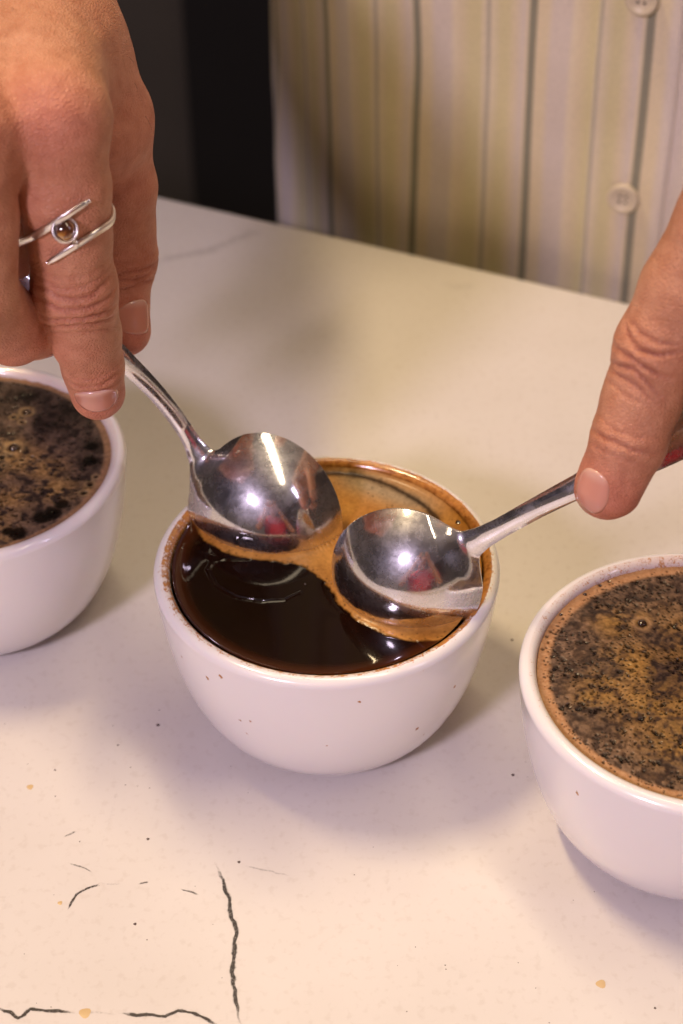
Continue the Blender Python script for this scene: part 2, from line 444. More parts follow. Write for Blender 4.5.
def make_bowl(c, label, amount, seed):
    n = 720; th = np.arange(n)*2*math.pi/n
    r = PROF[:, 0][:, None]; z = PROF[:, 1][:, None]
    wob = 1+.0015*np.sin(2*th+seed)
    V = np.stack([r*np.cos(th)*wob, r*np.sin(th)*wob, z+0*th], -1).reshape(-1, 3)
    F = grid_faces(len(PROF), n, closed_m=True)[:, ::-1]
    s = np.zeros((len(PROF), n)); w = np.zeros((len(PROF), n))
    R = np.broadcast_to(r, s.shape); Z = np.broadcast_to(z, s.shape); T = np.broadcast_to(th, s.shape)
    idx = np.arange(len(PROF))[:, None]; top = 66+13
    inner = idx > top
    f1 = vn(T*9, T*0+seed, 1)*.5+.5*vn(T*40, T*0+seed, 2)
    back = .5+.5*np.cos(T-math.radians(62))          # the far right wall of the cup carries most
    dz = RIMZ-Z
    ring = np.exp(-((R-(RO-.0036+.0007*(f1-.5)))/.00055)**2)*(dz < .004)
    s = ring*(.30+.55*f1+.15*back)
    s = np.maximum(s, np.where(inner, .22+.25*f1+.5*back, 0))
    s = np.maximum(s, np.where(idx >= 66, (.17+.14*back)*np.exp(-((R-(RO-.0026))/.0016)**2)+.08, 0))
    s = np.maximum(s, np.where((idx < 66) & (idx > 45), .06*sstep(45, 66, idx)+.02, 0))
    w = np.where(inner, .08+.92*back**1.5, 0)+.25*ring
    s = s*amount[0]; w = w*amount[1]
    # splashes down the outside
    rnd = random.Random(seed)
    if amount[2]:
        for k in range(amount[2]):
            a = rnd.uniform(math.radians(-150), math.radians(-20)); zz = rnd.uniform(.018, .046); q = rnd.uniform(.0003, .0008)
            d = np.hypot((T-2*math.pi-a)*R, Z-zz); s = np.where(idx < 66, np.maximum(s, 1.1*np.exp(-(d/q)**2)), s)
    o = mesh_obj('cupping_bowl', V, F, m_porc, attrs={'stain': s.ravel(), 'wash': w.ravel()})
    o.location = (c[0], c[1], 0)
    tag(o, label, 'bowl', 'white cupping bowls in a row'); return o
CC = np.array([-.003930, .350017]); CR = np.array([.087973, .308264]); CL = np.array([-.105228, .394783])
CC = np.array([-.00393, .35002])
make_bowl(CC, 'white porcelain bowl in the middle, coffee-stained rim, with both spoons in it', (1.25, 1.0, 14), 1)
make_bowl(CR, 'white porcelain bowl cut by the right edge, brown flecks on its rim', (.52, .3, 4), 2)
make_bowl(CL, 'clean-rimmed white porcelain bowl at the left edge under the ringed hand', (.25, .3, 0), 3)

def disc(R, step):
    nr = int(R/step); nth = int(2*math.pi*R/step)
    r = np.linspace(0, 1, nr+1)[1:]*R; th = np.arange(nth)*2*math.pi/nth
    X = r[:, None]*np.cos(th); Y = r[:, None]*np.sin(th)
    V = np.stack([X.ravel(), Y.ravel()], 1)
    F = grid_faces(nr, nth, closed_m=True)
    V = np.concatenate([V, [[0, 0]]]); c = len(V)-1; k = np.arange(nth)
    tri = np.stack([k, (k+1) % nth, np.full(nth, c), np.full(nth, c)], 1)
    return V, F, tri
def coffee_obj(name, C, R, step, fn, mat, label):
    V2, F, tri = disc(R, step)
    W = V2+C
    colr, gloss, dz = fn(W, np.hypot(V2[:, 0], V2[:, 1]))
    V = np.concatenate([V2, (LZ+dz)[:, None]], 1)
    # body of the liquid below the surface
    nth = len(tri); nb = 24
    prof = [(R*(1-.02*t), LZ-.004*t) for t in (0, 1)]
    o_f = [list(map(int, q)) for q in tri[:, :3]]
    me_faces = np.concatenate([F, tri]) 
    o = mesh_obj(name, V, F, mat, attrs={'gloss': gloss}, colors={'Col': colr})
    # close the tiny centre hole with one more vertex ring (triangles)
    import bmesh
    bm = bmesh.new(); bm.from_mesh(o.data); bm.verts.ensure_lookup_table()
    for q in o_f:
        try: bm.faces.new([bm.verts[i] for i in q]).smooth = True
        except ValueError: pass
    bm.to_mesh(o.data); bm.free()
    o.location = (C[0], C[1], 0)
    # underside
    inn = PROF[92:][::-1]; wall = lambda z: float(np.interp(z, inn[:, 1], inn[:, 0]))-.0004
    rings = [(min(R, wall(LZ)), LZ-.0002)]+[(wall(LZ-d), LZ-d) for d in (.003, .008, .014, .020, .026, .032, .037)]+[(.0001, LZ-.0385)]
    n = 96; th = np.arange(n)*2*math.pi/n
    Vb = np.array([[r*math.cos(t), r*math.sin(t), z] for r, z in rings for t in th])
    Fb = grid_faces(len(rings), n, closed_m=True)[:, ::-1]
    tag(o, label, 'coffee', 'coffees in the white bowls')
    b_ = mesh_obj('liquid_body', Vb, Fb, plain_coffee); b_.parent = o
    return o
plain_coffee = plain('deep_coffee', (.02, .008, .003), .1)

def bubble(parent, wx, wy, r, z=LZ, h=.5, mat=m_bubble):
    n = 20; V = []; F = []
    C = parent.location
    for i, a in enumerate(np.linspace(0, math.pi/2, 7)):
        for k in range(n):
            V.append((wx-C.x+r*math.cos(a)*math.cos(k*2*math.pi/n), wy-C.y+r*math.cos(a)*math.sin(k*2*math.pi/n), z+r*h*math.sin(a)))
    F = grid_faces(7, n, closed_m=True)
    o = mesh_obj('bubble', V, F, mat, parent); return o

# ---- spoons' places are needed for the meniscus, so the spoon frames come first
zW = LZ
def frame(a, n):
    a = unit(a); n = np.array(n, float); n = unit(n-a*(n@a)); return a, n, np.cross(n, a)
SPOON_L = dict(N=at(203, 461, .4808), a=(.783, -.352, -.510), n=(-.135, -.905, .40), L=.0433, W=.0396, dep=.0125)
SPOON_R = dict(N=at(468, 545, .4455), a=(-.72, .18, -.64), n=(-.36, -.925, .10), L=.0410, W=.0388, dep=.0125, egg=.08)
def bowl_w(x, L, W, egg=.24):
    q = np.clip(1-((x-L/2)/(L/2))**2, 0, 1); return W/2*np.sqrt(q)*(1-egg*(x/L-.5))
def bowl_d(x, L, dep):
    q = np.clip(1-((x-L/2)/(L/2))**2, 0, 1); return dep*q**.75
def spoon_waterline(S):
    a, n, b = frame(S['a'], S['n']); out = []
    for x in np.linspace(0, S['L'], 160):
        w = bowl_w(x, S['L'], S['W'], S.get('egg', .24)); d = bowl_d(x, S['L'], S['dep'])
        v = np.linspace(-1, 1, 161)
        P = S['N']+a*x+b*(w*v)[:, None]+n*(d*(1-np.abs(v)**2.2))[:, None]
        s = P[:, 2]-LZ; k = np.where(s[:-1]*s[1:] < 0)[0]
        out += [P[i, :2] for i in k]
    return np.array(out)
WL = [spoon_waterline(SPOON_L), spoon_waterline(SPOON_R)]

def mix3(a, b, t): return np.asarray(a)*(1-t[:, None])+np.asarray(b)*t[:, None]
def center_fn(W, r):
    N = len(W)
    poly = [atz(x, y, LZ)[:2] for x, y in [(150, 560), (176, 520), (192, 524), (204, 541), (222, 552), (250, 560), (282, 563), (302, 566), (316, 574), (329, 588), (338, 604), (357, 621), (384, 635), (410, 641), (440, 642), (470, 633), (482, 636), (440, 690), (330, 730), (180, 700), (140, 620)]]
    Q = W + .0012*np.stack([fbm(W[:, 0]*500, W[:, 1]*500, 3, 1)-.5, fbm(W[:, 0]*500, W[:, 1]*500, 3, 5)-.5], 1)
    inside = in_poly(Q, poly); d = seg_dist(Q, poly[1:16]); sd = np.where(inside, -d, d)
    crema = sstep(-.0003, .0006, sd)
    # colours of the crema: amber, paler tan at the back
    n = fbm(W[:, 0]*160, W[:, 1]*160, 4, 9); nf = fbm(W[:, 0]*1500, W[:, 1]*1500, 3, 11)
    amber = mix3((.40, .155, .025), (.58, .29, .07), n)
    tanp = np.array(atz(385, 492, LZ)[:2]); q = W-tanp; u = unit((atz(440, 515, LZ)-atz(340, 478, LZ))[:2]); al = q@u; pe = q@np.array([-u[1], u[0]])
    tanm = np.exp(-(al/.016)**4-(pe/.0048)**2)
    cr = amber*(1-tanm[:, None])+np.array((.36, .265, .155))*tanm[:, None]
    cr = cr*(.46+.42*nf[:, None]+.22*n[:, None])
    # dark lane along the back wall
    lane = [atz(x, y, LZ)[:2] for x, y in [(318, 474), (340, 474), (362, 477), (385, 484), (405, 494), (424, 506), (438, 520)]]
    dl = seg_dist(Q, lane); lm = np.exp(-(dl/.0011)**2)
    dark = np.array((.007, .002, .0008))
    edge = sstep(.0350, .0395, r)
    dk = dark*(1-edge[:, None])+np.array((.045, .012, .003))*edge[:, None]
    c = dk*(1-crema[:, None])+cr*crema[:, None]
    c = c*(1-.9*lm[:, None])+dark*.9*lm[:, None]
    # pinholes near the foam's edge and a few floating grains
    rng = np.random.default_rng(3); sp = np.zeros(N)
    pts = []
    pl = np.array(poly[2:16])
    for k in range(150):
        i = rng.integers(0, len(pl)-1); p = pl[i]+(pl[i+1]-pl[i])*rng.random()+rng.normal(0, .0012, 2)
        pts.append((p, rng.uniform(.0001, .0003)))
    for k in range(130):
        a = rng.uniform(-.6, 2.2); p = CC+rng.uniform(.028, .0385)*np.array([math.cos(a), math.sin(a)]); pts.append((p, rng.uniform(.0001, .00028)))
    for p, q in pts:
        m = (np.abs(W[:, 0]-p[0]) < q*2) & (np.abs(W[:, 1]-p[1]) < q*2)
        sp[m] = np.maximum(sp[m], np.exp(-(np.hypot(*(W[m]-p).T)/q)**2))
    c = c*(1-.75*(sp*crema)[:, None])
    g = .035+.22*crema*(1-.5*tanm)
    dz = .00016*crema*(.6+.8*n)
    # meniscus where the coffee climbs the spoons and the wall
    dm = np.full(N, 1.0)
    for wl in WL:
        for k in range(0, len(wl), 2): dm = np.minimum(dm, np.hypot(*(W-wl[k]).T))
    for rp, hh in (([(250, 560), (225, 559), (213, 562), (208, 570), (215, 585), (235, 597), (262, 602), (285, 600), (300, 593)], .00016), ([(418, 640), (428, 650), (432, 660), (428, 668)], .00014), ([(432, 658), (452, 646), (474, 640)], .00014)):
        dr_ = seg_dist(Q*.3+W*.7, [atz(x, y, LZ)[:2] for x, y in rp]); dz = dz+hh*np.exp(-(dr_/.00045)**2)
    dz = dz+.0013*np.exp(-dm/.0011)+.0009*np.exp(-(.0402-r)/.0008)
    # slow ripples running out from the left spoon
    rc = atz(262, 520, LZ)[:2]; dr = np.hypot(*(W-rc).T)
    dz = dz+.00010*np.sin(dr/.0017*2)*np.exp(-((dr-.013)/.006)**2)*(1-crema)
    return c, g, dz
coffee_c = coffee_obj('coffee', CC, .0403, .00028, center_fn, m_coffee, 'dark brown coffee with amber crema that both spoons are skimming')
bubble(coffee_c, *atz(459, 523, LZ)[:2], .0011, h=.6); bubble(coffee_c, *atz(471, 573, LZ)[:2], .0013, h=.6)
for x, y, r in [(305, 584, .0003), (478, 548, .0005), (450, 507, .0004), (182, 548, .0004), (466, 531, .0003), (477, 581, .0004)]:
    bubble(coffee_c, *atz(x, y, LZ)[:2], r, h=.7)

def spots(W, c, g, dz, pts, depth=.85, rim=None):
    for p, q in pts:
        R = q*3
        m = np.where((np.abs(W[:, 0]-p[0]) < R) & (np.abs(W[:, 1]-p[1]) < R))[0]
        if len(m) == 0: continue
        d = np.hypot(*(W[m]-p).T); k = np.exp(-(d/q)**4)
        c[m] = c[m]*(1-depth*k[:, None]); g[m] = g[m]*(1-.8*k); dz[m] -= .0003*k*min(1, q/.0005)
        if rim is not None:
            e = np.exp(-((d-1.5*q)/(q*.45))**2)*.55; c[m] = c[m]*(1-e[:, None])+np.array(rim)*e[:, None]; dz[m] += .00015*e
    return c, g, dz

def right_fn(W, r):
    n1 = fbm(W[:, 0]*190, W[:, 1]*190, 4, 21); n2 = fbm(W[:, 0]*700, W[:, 1]*700, 3, 25); nf = fbm(W[:, 0]*1800, W[:, 1]*1800, 2, 28)
    c = mix3((.060, .036, .025), (.20, .125, .080), sstep(.3, .7, n2))
    am = np.zeros(len(W))
    for x, y, s in [(700, 660, .017), (640, 665, .010), (660, 700, .014), (615, 625, .006), (605, 690, .007), (680, 740, .010), (590, 700, .004), (640, 622, .004)]:
        p = atz(x, y, LZ)[:2]; am = np.maximum(am, np.exp(-(np.hypot(*(W-p).T)/s)**2))
    am = am*sstep(.34, .62, n2*.55+n1*.5)
    c = c*(1-am[:, None])+mix3((.24, .115, .022), (.42, .24, .07), n2)*am[:, None]*.95
    lum = sstep(.25, .8, n1); c = c*(.60+.42*lum[:, None])*(.55+.9*nf[:, None])
    rim = sstep(.0370+.0020*(n1-.5), .0384, r); rc = mix3((.34, .16, .065), (.50, .29, .15), nf)
    c = c*(1-rim[:, None])+rc*rim[:, None]
    halo = sstep(.0388, .0400, r); c = c*(1-.25*halo[:, None])
    g = .32+.2*nf; dz = .0003*n2+.0001*nf+.0001*np.exp(-(.0402-r)/.0015)
    rng = np.random.default_rng(12); pts = []
    for k in range(3600):
        a = rng.uniform(0, 2*math.pi); rr = .0375*math.sqrt(rng.random()); p = CR+rr*np.array([math.cos(a), math.sin(a)])
        dens = vn(np.array([p[0]*170]), np.array([p[1]*170]), 33)[0]
        if dens > .40: pts.append((p, rng.choice([.00022, .00030, .00040, .00052], p=[.4, .33, .2, .07])))
    for k in range(420):
        a = rng.uniform(0, 2*math.pi); p = CR+rng.uniform(.0372, .0392)*np.array([math.cos(a), math.sin(a)]); pts.append((p, rng.uniform(.00014, .00036)))
    for x, y in [(585, 595), (600, 586), (561, 615), (551, 632), (547, 637), (543, 650), (609, 582), (597, 598)]: pts.append((atz(x, y, LZ)[:2], .00050))
    c, g, dz = spots(W, c, g, dz, pts, .80)
    c, g, dz = spots(W, c, g, dz, [(atz(642, 624, LZ)[:2], .0014)], .7, (.42, .25, .12))
    return c, g, dz
coffee_r = coffee_obj('coffee', CR, .0407, .00026, right_fn, m_foam, 'coffee under grey-brown pinholed foam with an orange-tan border, in the right bowl')
bubble(coffee_r, *atz(642, 624, LZ)[:2], .0012, LZ+.0002, .7)
for x, y, r in [(585, 595, .0005), (600, 586, .0004), (561, 615, .0004), (655, 622, .0004), (654, 629, .0004)]:
    bubble(coffee_r, *atz(x, y, LZ)[:2], r, LZ+.0002, .6)

def left_fn(W, r):
    n1 = fbm(W[:, 0]*170, W[:, 1]*170, 4, 41); n2 = fbm(W[:, 0]*520, W[:, 1]*520, 4, 45); nf = fbm(W[:, 0]*1500, W[:, 1]*1500, 2, 48)
    c = mix3((.032, .022, .017), (.15, .100, .070), sstep(.32, .70, n2*.7+n1*.3))
    def field(L):
        f = np.zeros(len(W))
        for x, y, s in L:
            p = atz(x, y, LZ)[:2]; f = np.maximum(f, np.exp(-(np.hypot(*(W-p).T)/s)**2))
        return f
    am = field([(8, 455, .006), (25, 462, .007), (45, 470, .006), (10, 500, .006), (55, 490, .006), (0, 545, .004), (-30, 470, .012), (92, 490, .0025), (-20, 520, .01)])*sstep(.35, .6, n2)
    c = c*(1-am[:, None])+mix3((.22, .12, .035), (.42, .26, .10), nf)*am[:, None]
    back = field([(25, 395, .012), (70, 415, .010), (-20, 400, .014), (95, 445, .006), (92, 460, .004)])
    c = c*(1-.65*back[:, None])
    dk = field([(52, 514, .0032), (42, 518, .0032), (62, 505, .0025), (18, 534, .0030), (8, 532, .002), (90, 462, .0026), (92, 447, .0024), (60, 393, .002), (30, 385, .002)])
    c = c*(1-.93*sstep(.35, .7, dk*(.6+.8*n2))[:, None])
    rim = sstep(.0383, .0392, r); c = c*(1-.8*rim[:, None])+np.array((.30, .17, .09))*.8*rim[:, None]
    c = c*(.65+.75*nf[:, None])
    g = .30+.25*nf; dz = .0006*n2+.0002*nf-.0003*dk
    rng = np.random.default_rng(5); pts = []
    for k in range(1500):
        a = rng.uniform(0, 2*math.pi); rr = .038*math.sqrt(rng.random()); pts.append((CL+rr*np.array([math.cos(a), math.sin(a)]), rng.choice([.0002, .0003, .00045, .0006], p=[.4, .3, .2, .1])))
    c, g, dz = spots(W, c, g, dz, pts, .7)
    big = [(14, 449, .0017), (27, 413, .0013), (14, 418, .0008), (22, 423, .0007), (22, 461, .0007), (2, 458, .0009), (90, 485, .0009), (84, 494, .0009), (96, 478, .0007), (4, 466, .0006), (32, 458, .0005), (40, 462, .0005)]
    c, g, dz = spots(W, c, g, dz, [(atz(x, y, LZ)[:2], q) for x, y, q in big], .9, (.36, .24, .11))
    return c, g, dz
coffee_l = coffee_obj('coffee', CL, .0407, .00030, left_fn, m_foam, 'darkest coffee with clumped black grounds and tan froth, in the left bowl')
bubble(coffee_l, *atz(14, 449, LZ)[:2], .0016, LZ+.0003, .65); bubble(coffee_l, *atz(27, 413, LZ)[:2], .0011, LZ+.0003, .5)

# ------------------------------------------------------------------ spoons
def catmull(P, n):
    P = np.array(P, float); P = np.concatenate([[2*P[0]-P[1]], P, [2*P[-1]-P[-2]]]); out = []
    for i in range(1, len(P)-2):
        for t in np.arange(n)/n:
            a, b, c, d = P[i-1:i+3]
            out.append(.5*((2*b)+(c-a)*t+(2*a-5*b+4*c-d)*t*t+(3*b-a-3*c+d)*t**3))
    out.append(P[-2]); return np.array(out)
def make_spoon(S, hpts, hw, label, group):
    """hpts: handle centre points from the neck outwards; hw: half widths at them"""
    a, n, b = frame(S['a'], S['n']); N = S['N']; L = S['L']
    H = catmull(np.array([N-a*.0002]+list(hpts)), 14)[::-1]
    ww = np.interp(np.linspace(0, 1, len(H)), np.linspace(0, 1, len(hw)), hw)[::-1]
    # resample handle evenly
    s = np.concatenate([[0], np.cumsum(np.linalg.norm(np.diff(H, axis=0), axis=1))]); hl = s[-1]
    sh = np.linspace(0, hl, 110); H = np.stack([np.interp(sh, s, H[:, k]) for k in range(3)], 1); ww = np.interp(sh, s, ww)
    end = np.sqrt(np.clip(1-((.006-sh)/.006)**2, 0, 1)); ww = np.where(sh < .006, ww*np.maximum(end, .02), ww)
    xb = L*(1-np.cos(np.linspace(0, math.pi, 90)))/2; xb = xb[1:]
    Pc = np.concatenate([H, N+a*xb[:, None]])
    X = np.concatenate([sh-hl, xb])
    for _ in range(60):
        k_ = (X[1:-1] > -.010) & (X[1:-1] < .004)
        new = Pc[1:-1]+.5*((Pc[:-2]+Pc[2:])/2-Pc[1:-1]); Pc[1:-1][k_] = new[k_]
    wb = bowl_w(np.clip(X, 0, L), L, S['W'], S.get('egg', .24)); db = bowl_d(np.clip(X, 0, L), L, S['dep'])
    wh = np.concatenate([ww, np.full(len(xb), ww[-1])]); 
    k = .007*sstep(-.010, .001, X)+1e-6
    def smax(p, q, k): h_ = np.clip(.5+.5*(p-q)/k, 0, 1); return q*(1-h_)+p*h_+k*h_*(1-h_)
    tipfade = np.sqrt(np.clip(1-((X-L*.8)/(L*.2))**2, 0, 1)); tipfade = np.where(X < L*.8, 1, tipfade)
    fade = np.clip(1-X/.02, 0, 1)
    w = np.where(X < .02, smax(wb, wh*np.where(X > 0, 1, 1), k), wb)
    dh = .0011+0*X
    d = np.where(X < L*.5, smax(db, dh*1.0, .003*sstep(-.010, .001, X)+1e-6), db)
    w = np.maximum(w, 1e-5)
    # inner side: hollow follows the dome, the handle stays solid
    hollow = sstep(.001, .008, X)
    di = np.maximum(db-.0009, 0)*hollow
    lower = (.0009*(1-hollow))
    T = np.gradient(Pc, axis=0); T /= np.linalg.norm(T, axis=1)[:, None]
    Tb = T.copy()
    for _ in range(6): Tb[1:-1] = (Tb[:-2]+2*Tb[1:-1]+Tb[2:])/4
    far = sstep(.010, .035, -X)[:, None]
    cdir = CAM-Pc; cdir /= np.linalg.norm(cdir, axis=1)[:, None]; nb_ = n*(1-far)+cdir*far
    Nn = nb_-Tb*np.einsum('ij,ij->i', Tb, nb_)[:, None]; Nn /= np.linalg.norm(Nn, axis=1)[:, None]; Bb = np.cross(Nn, Tb)
    m = 40; V = []
    vs = np.sin(np.linspace(-math.pi/2, math.pi/2, m))
    for v in vs: V.append(Pc+Bb*(w*v)[:, None]+Nn*(d*(1-abs(v)**2.2)+.00035)[:, None])
    for v in vs[::-1]: V.append(Pc+Bb*(w*v*.985)[:, None]+Nn*(di*(1-abs(v)**2.2)-lower*(1-v*v)-.00035)[:, None])
    V = np.stack(V, 1); nr = V.shape[0]
    F = grid_faces(nr, 2*m, closed_m=True)
    V = V.reshape(-1, 3)
    cap0 = [list(range(2*m))[::-1], [nr*2*m-2*m+k for k in range(2*m)]]
    F = [list(map(int, f)) for f in F]+cap0
    base = N
    o = mesh_obj('cupping_spoon', V-base, F, m_steel); o.location = Vector(base)
    tag(o, label, 'spoon', 'steel spoons in the middle bowl'); return o
SR = SPOON_R
make_spoon(SPOON_L, [at(187, 433, .4795), at(161, 398, .4730), at(127, 363, .4650), at(100, 340, .4610), at(60, 315, .4590), at(22, 289, .4575), at(-18, 262, .4570)],
           [.0030, .0023, .0023, .0026, .0031, .0038, .0046, .0050], 'steel spoon held by the hand wearing the ring, its back turned to the viewer', None)
make_spoon(SPOON_R, [at(500, 528, .4395), at(538, 507, .4335), at(577, 487, .4285), at(612, 470, .4258), at(648, 452, .4255), at(690, 428, .4255), at(750, 395, .4260)],
           [.0032, .0026, .0026, .0029, .0036, .0050, .0060, .0064], 'steel spoon held from the right by the hand without a ring', None)

# ------------------------------------------------------------------ bodies, grown as one smooth surface from a distance field
def smin(a, b, k):
    h_ = np.clip(.5+.5*(b-a)/k, 0, 1); return b*(1-h_)+a*h_-k*h_*(1-h_)
def cone(P, a, b, ra, rb):
    ab = b-a; t = np.clip(((P-a)@ab)/(ab@ab+1e-12), 0, 1)
    Q = P-a; d2 = np.einsum('ij,ij->i', Q, Q)-2*t*(Q@ab)+t*t*(ab@ab)
    return np.sqrt(np.maximum(d2, 0))-(ra+t*(rb-ra))
def chain(P, J, k=.003):
    d = None
    for (a, ra), (b, rb) in zip(J[:-1], J[1:]):
        e = cone(P, a, b, ra, rb); d = e if d is None else smin(d, e, k)
    return d
def extract(sdf, lo, hi, h):
    lo = np.array(lo); n = np.ceil((np.array(hi)-lo)/h/8).astype(int); B = 8
    bi = np.stack(np.meshgrid(*[np.arange(k) for k in n], indexing='ij'), -1).reshape(-1, 3)
    bc = lo+(bi*B+B/2)*h
    dc = sdf(bc); keep = np.abs(dc) < B*h*1.15
    dims = n*B+1
    V = np.full(dims, 1.0, np.float32)
    for (i, j, k), s in zip(bi[~keep], dc[~keep]):
        if s < 0: V[i*B:(i+1)*B+1, j*B:(j+1)*B+1, k*B:(k+1)*B+1] = -1
    kb = bi[keep]
    off = np.stack(np.meshgrid(*[np.arange(B+1)]*3, indexing='ij'), -1).reshape(-1, 3)
    for c in range(0, len(kb), 600):
        sub = kb[c:c+600]
        P = (lo+(sub[:, None, :]*B+off[None])*h).reshape(-1, 3)
        d = sdf(P).astype(np.float32).reshape(len(sub), B+1, B+1, B+1)
        for q, (i, j, k) in enumerate(sub):
            V[i*B:(i+1)*B+1, j*B:(j+1)*B+1, k*B:(k+1)*B+1] = d[q]
    S = V < 0
    s8 = [S[x:dims[0]-1+x, y:dims[1]-1+y, z:dims[2]-1+z] for x in (0, 1) for y in (0, 1) for z in (0, 1)]
    mn = s8[0].copy(); mx = s8[0].copy()
    for q in s8[1:]: mn &= q; mx |= q
    act = mx & ~mn; I = np.argwhere(act); cd = np.array(act.shape)
    flat = (I[:, 0]*cd[1]+I[:, 1])*cd[2]+I[:, 2]
    acc = np.zeros((len(I), 3)); cnt = np.zeros(len(I))
    cor = [(x, y, z) for x in (0, 1) for y in (0, 1) for z in (0, 1)]
    for a in cor:
        for ax in range(3):
            if a[ax]: continue
            b = list(a); b[ax] = 1; b = tuple(b)
            va = V[I[:, 0]+a[0], I[:, 1]+a[1], I[:, 2]+a[2]]; vb = V[I[:, 0]+b[0], I[:, 1]+b[1], I[:, 2]+b[2]]
            m = (va < 0) != (vb < 0); t = np.where(m, va/(va-vb+1e-20), 0)
            p = np.array(a, float)[None]+t[:, None]*(np.array(b)-np.array(a))[None]
            acc += np.where(m[:, None], p, 0); cnt += m
    verts = lo+(I+acc/cnt[:, None])*h
    F = []
    for ax in range(3):
        o1, o2 = [(1, 2), (2, 0), (0, 1)][ax]
        sl = [slice(0, -1)]*3; sl0 = [slice(None)]*3; sl1 = [slice(None)]*3
        sl0[ax] = slice(0, -1); sl1[ax] = slice(1, None)
        D = S[tuple(sl0)] != S[tuple(sl1)]
        E = np.argwhere(D); 
        ok = (E[:, o1] > 0) & (E[:, o2] > 0) & (E[:, o1] < cd[o1]) & (E[:, o2] < cd[o2]); E = E[ok]
        neg = S[E[:, 0], E[:, 1], E[:, 2]]
        def fl(d1, d2):
            q = E.copy(); q[:, o1] += d1; q[:, o2] += d2
            return np.searchsorted(flat, (q[:, 0]*cd[1]+q[:, 1])*cd[2]+q[:, 2])
        q = np.stack([fl(-1, -1), fl(0, -1), fl(0, 0), fl(-1, 0)], 1)
        q[~neg] = q[~neg][:, ::-1]; F.append(q)
    return verts, np.concatenate(F)
def grad(sdf, P, e=.0003):
    g = np.stack([sdf(P+np.eye(3)[k]*e)-sdf(P-np.eye(3)[k]*e) for k in range(3)], 1)
    return g/(np.linalg.norm(g, axis=1)[:, None]+1e-12)

def J(px, py, D, rmm): return (at(px, py, D*KD), rmm*KD/1000)
KD = 1.0
class Hand: pass
def make_hand(idx, mid, rng_, pin, thb, wrist_a, wrist_b, arm, web, extra=None):
    """finger chains (nearest joint first), wrist pair, forearm chain"""
    h = Hand(); h.f = [idx, mid, rng_, pin]; h.t = thb
    def sdf(P):
        wa, wb = wrist_a, wrist_b
        palm = cone(P, wa[0], idx[0][0], wa[1], idx[0][1])
        palm = smin(palm, cone(P, wa[0]*.6+wb[0]*.4, mid[0][0], wa[1], mid[0][1]), .006)
        palm = smin(palm, cone(P, wa[0]*.4+wb[0]*.6, rng_[0][0], wb[1], rng_[0][1]), .006)
        palm = smin(palm, cone(P, wb[0], pin[0][0], wb[1], pin[0][1]), .006)
        palm = smin(palm, cone(P, wa[0], wb[0], wa[1], wb[1]), .006)
        for c in arm: palm = smin(palm, chain(P, c, .01), .012)
        th = smin(palm, cone(P, thb[0][0], thb[1][0], thb[0][1], thb[1][1]), .014)
        th = smin(th, chain(P, web, .006), .016)
        out = smin(th, chain(P, thb[1:], .002), .004)
        for k, f in enumerate(h.f):
            e = smin(palm, chain(P, f, .002), .005); out = smin(out, e, .0012)
        if extra: out = smin(out, chain(P, extra, .004), .003)
        return out
    h.sdf = sdf; return h

# the hand with the ring (its owner's right hand)
idxA = [J(54, 118, .4060, 11.8), J(63, 190, .4110, 10.6), J(69, 235, .4175, 9.4), J(75, 288, .4250, 9.7), J(85, 335, .4360, 8.3), J(93, 366, .4430, 7.5), J(97.5, 392, .4500, 6.9)]
midA = [J(-42, 138, .4000, 12.2), J(-31, 220, .4060, 10.3), J(-27, 294, .4120, 10.0), J(12, 330, .4330, 8.2), J(40, 328, .4480, 7.2)]
rngA = [J(-112, 135, .4180, 11.5), J(-106, 215, .424, 9.8), J(-100, 278, .4320, 9.6), J(-62, 312, .4500, 8.2), J(-32, 300, .4640, 7.2)]
pinA = [J(-165, 125, .4410, 10.0), J(-160, 190, .447, 8.4), J(-152, 240, .4560, 8.0), J(-122, 268, .4700, 7.0), J(-95, 262, .4810, 6.2)]
thbA = [J(10, -10, .4640, 14.5), J(101, 118, .4510, 11.3), J(119, 186, .4590, 9.3), J(121, 258, .4690, 9.0), J(121, 300, .4705, 6.9), J(125, 331, .4705, 6.7)]
wA1 = J(10, -52, .4800, 19.5); wA2 = J(-72, -50, .5000, 18.5)
elbowA = np.array([-.165, .615, .285]); 
wmA = (wA1[0]+wA2[0])/2; fdA = unit(elbowA-wmA)
armA = [[(wA1[0], .0190), (wmA+fdA*.05+(wA1[0]-wmA)*.8, .0205), (wmA+fdA*.13+(wA1[0]-wmA)*.7, .026)],
        [(wA2[0], .0190), (wmA+fdA*.05+(wA2[0]-wmA)*.8, .0205), (wmA+fdA*.13+(wA2[0]-wmA)*.7, .026)]]
HA = make_hand(idxA, midA, rngA, pinA, thbA, wA1, wA2, armA, [J(20, -8, .458, 14.5), J(60, 55, .4420, 12), J(94, 136, .4420, 9)], [J(-10, 130, .4320, 10), J(8, 200, .4400, 9), J(12, 258, .4480, 5.5)])

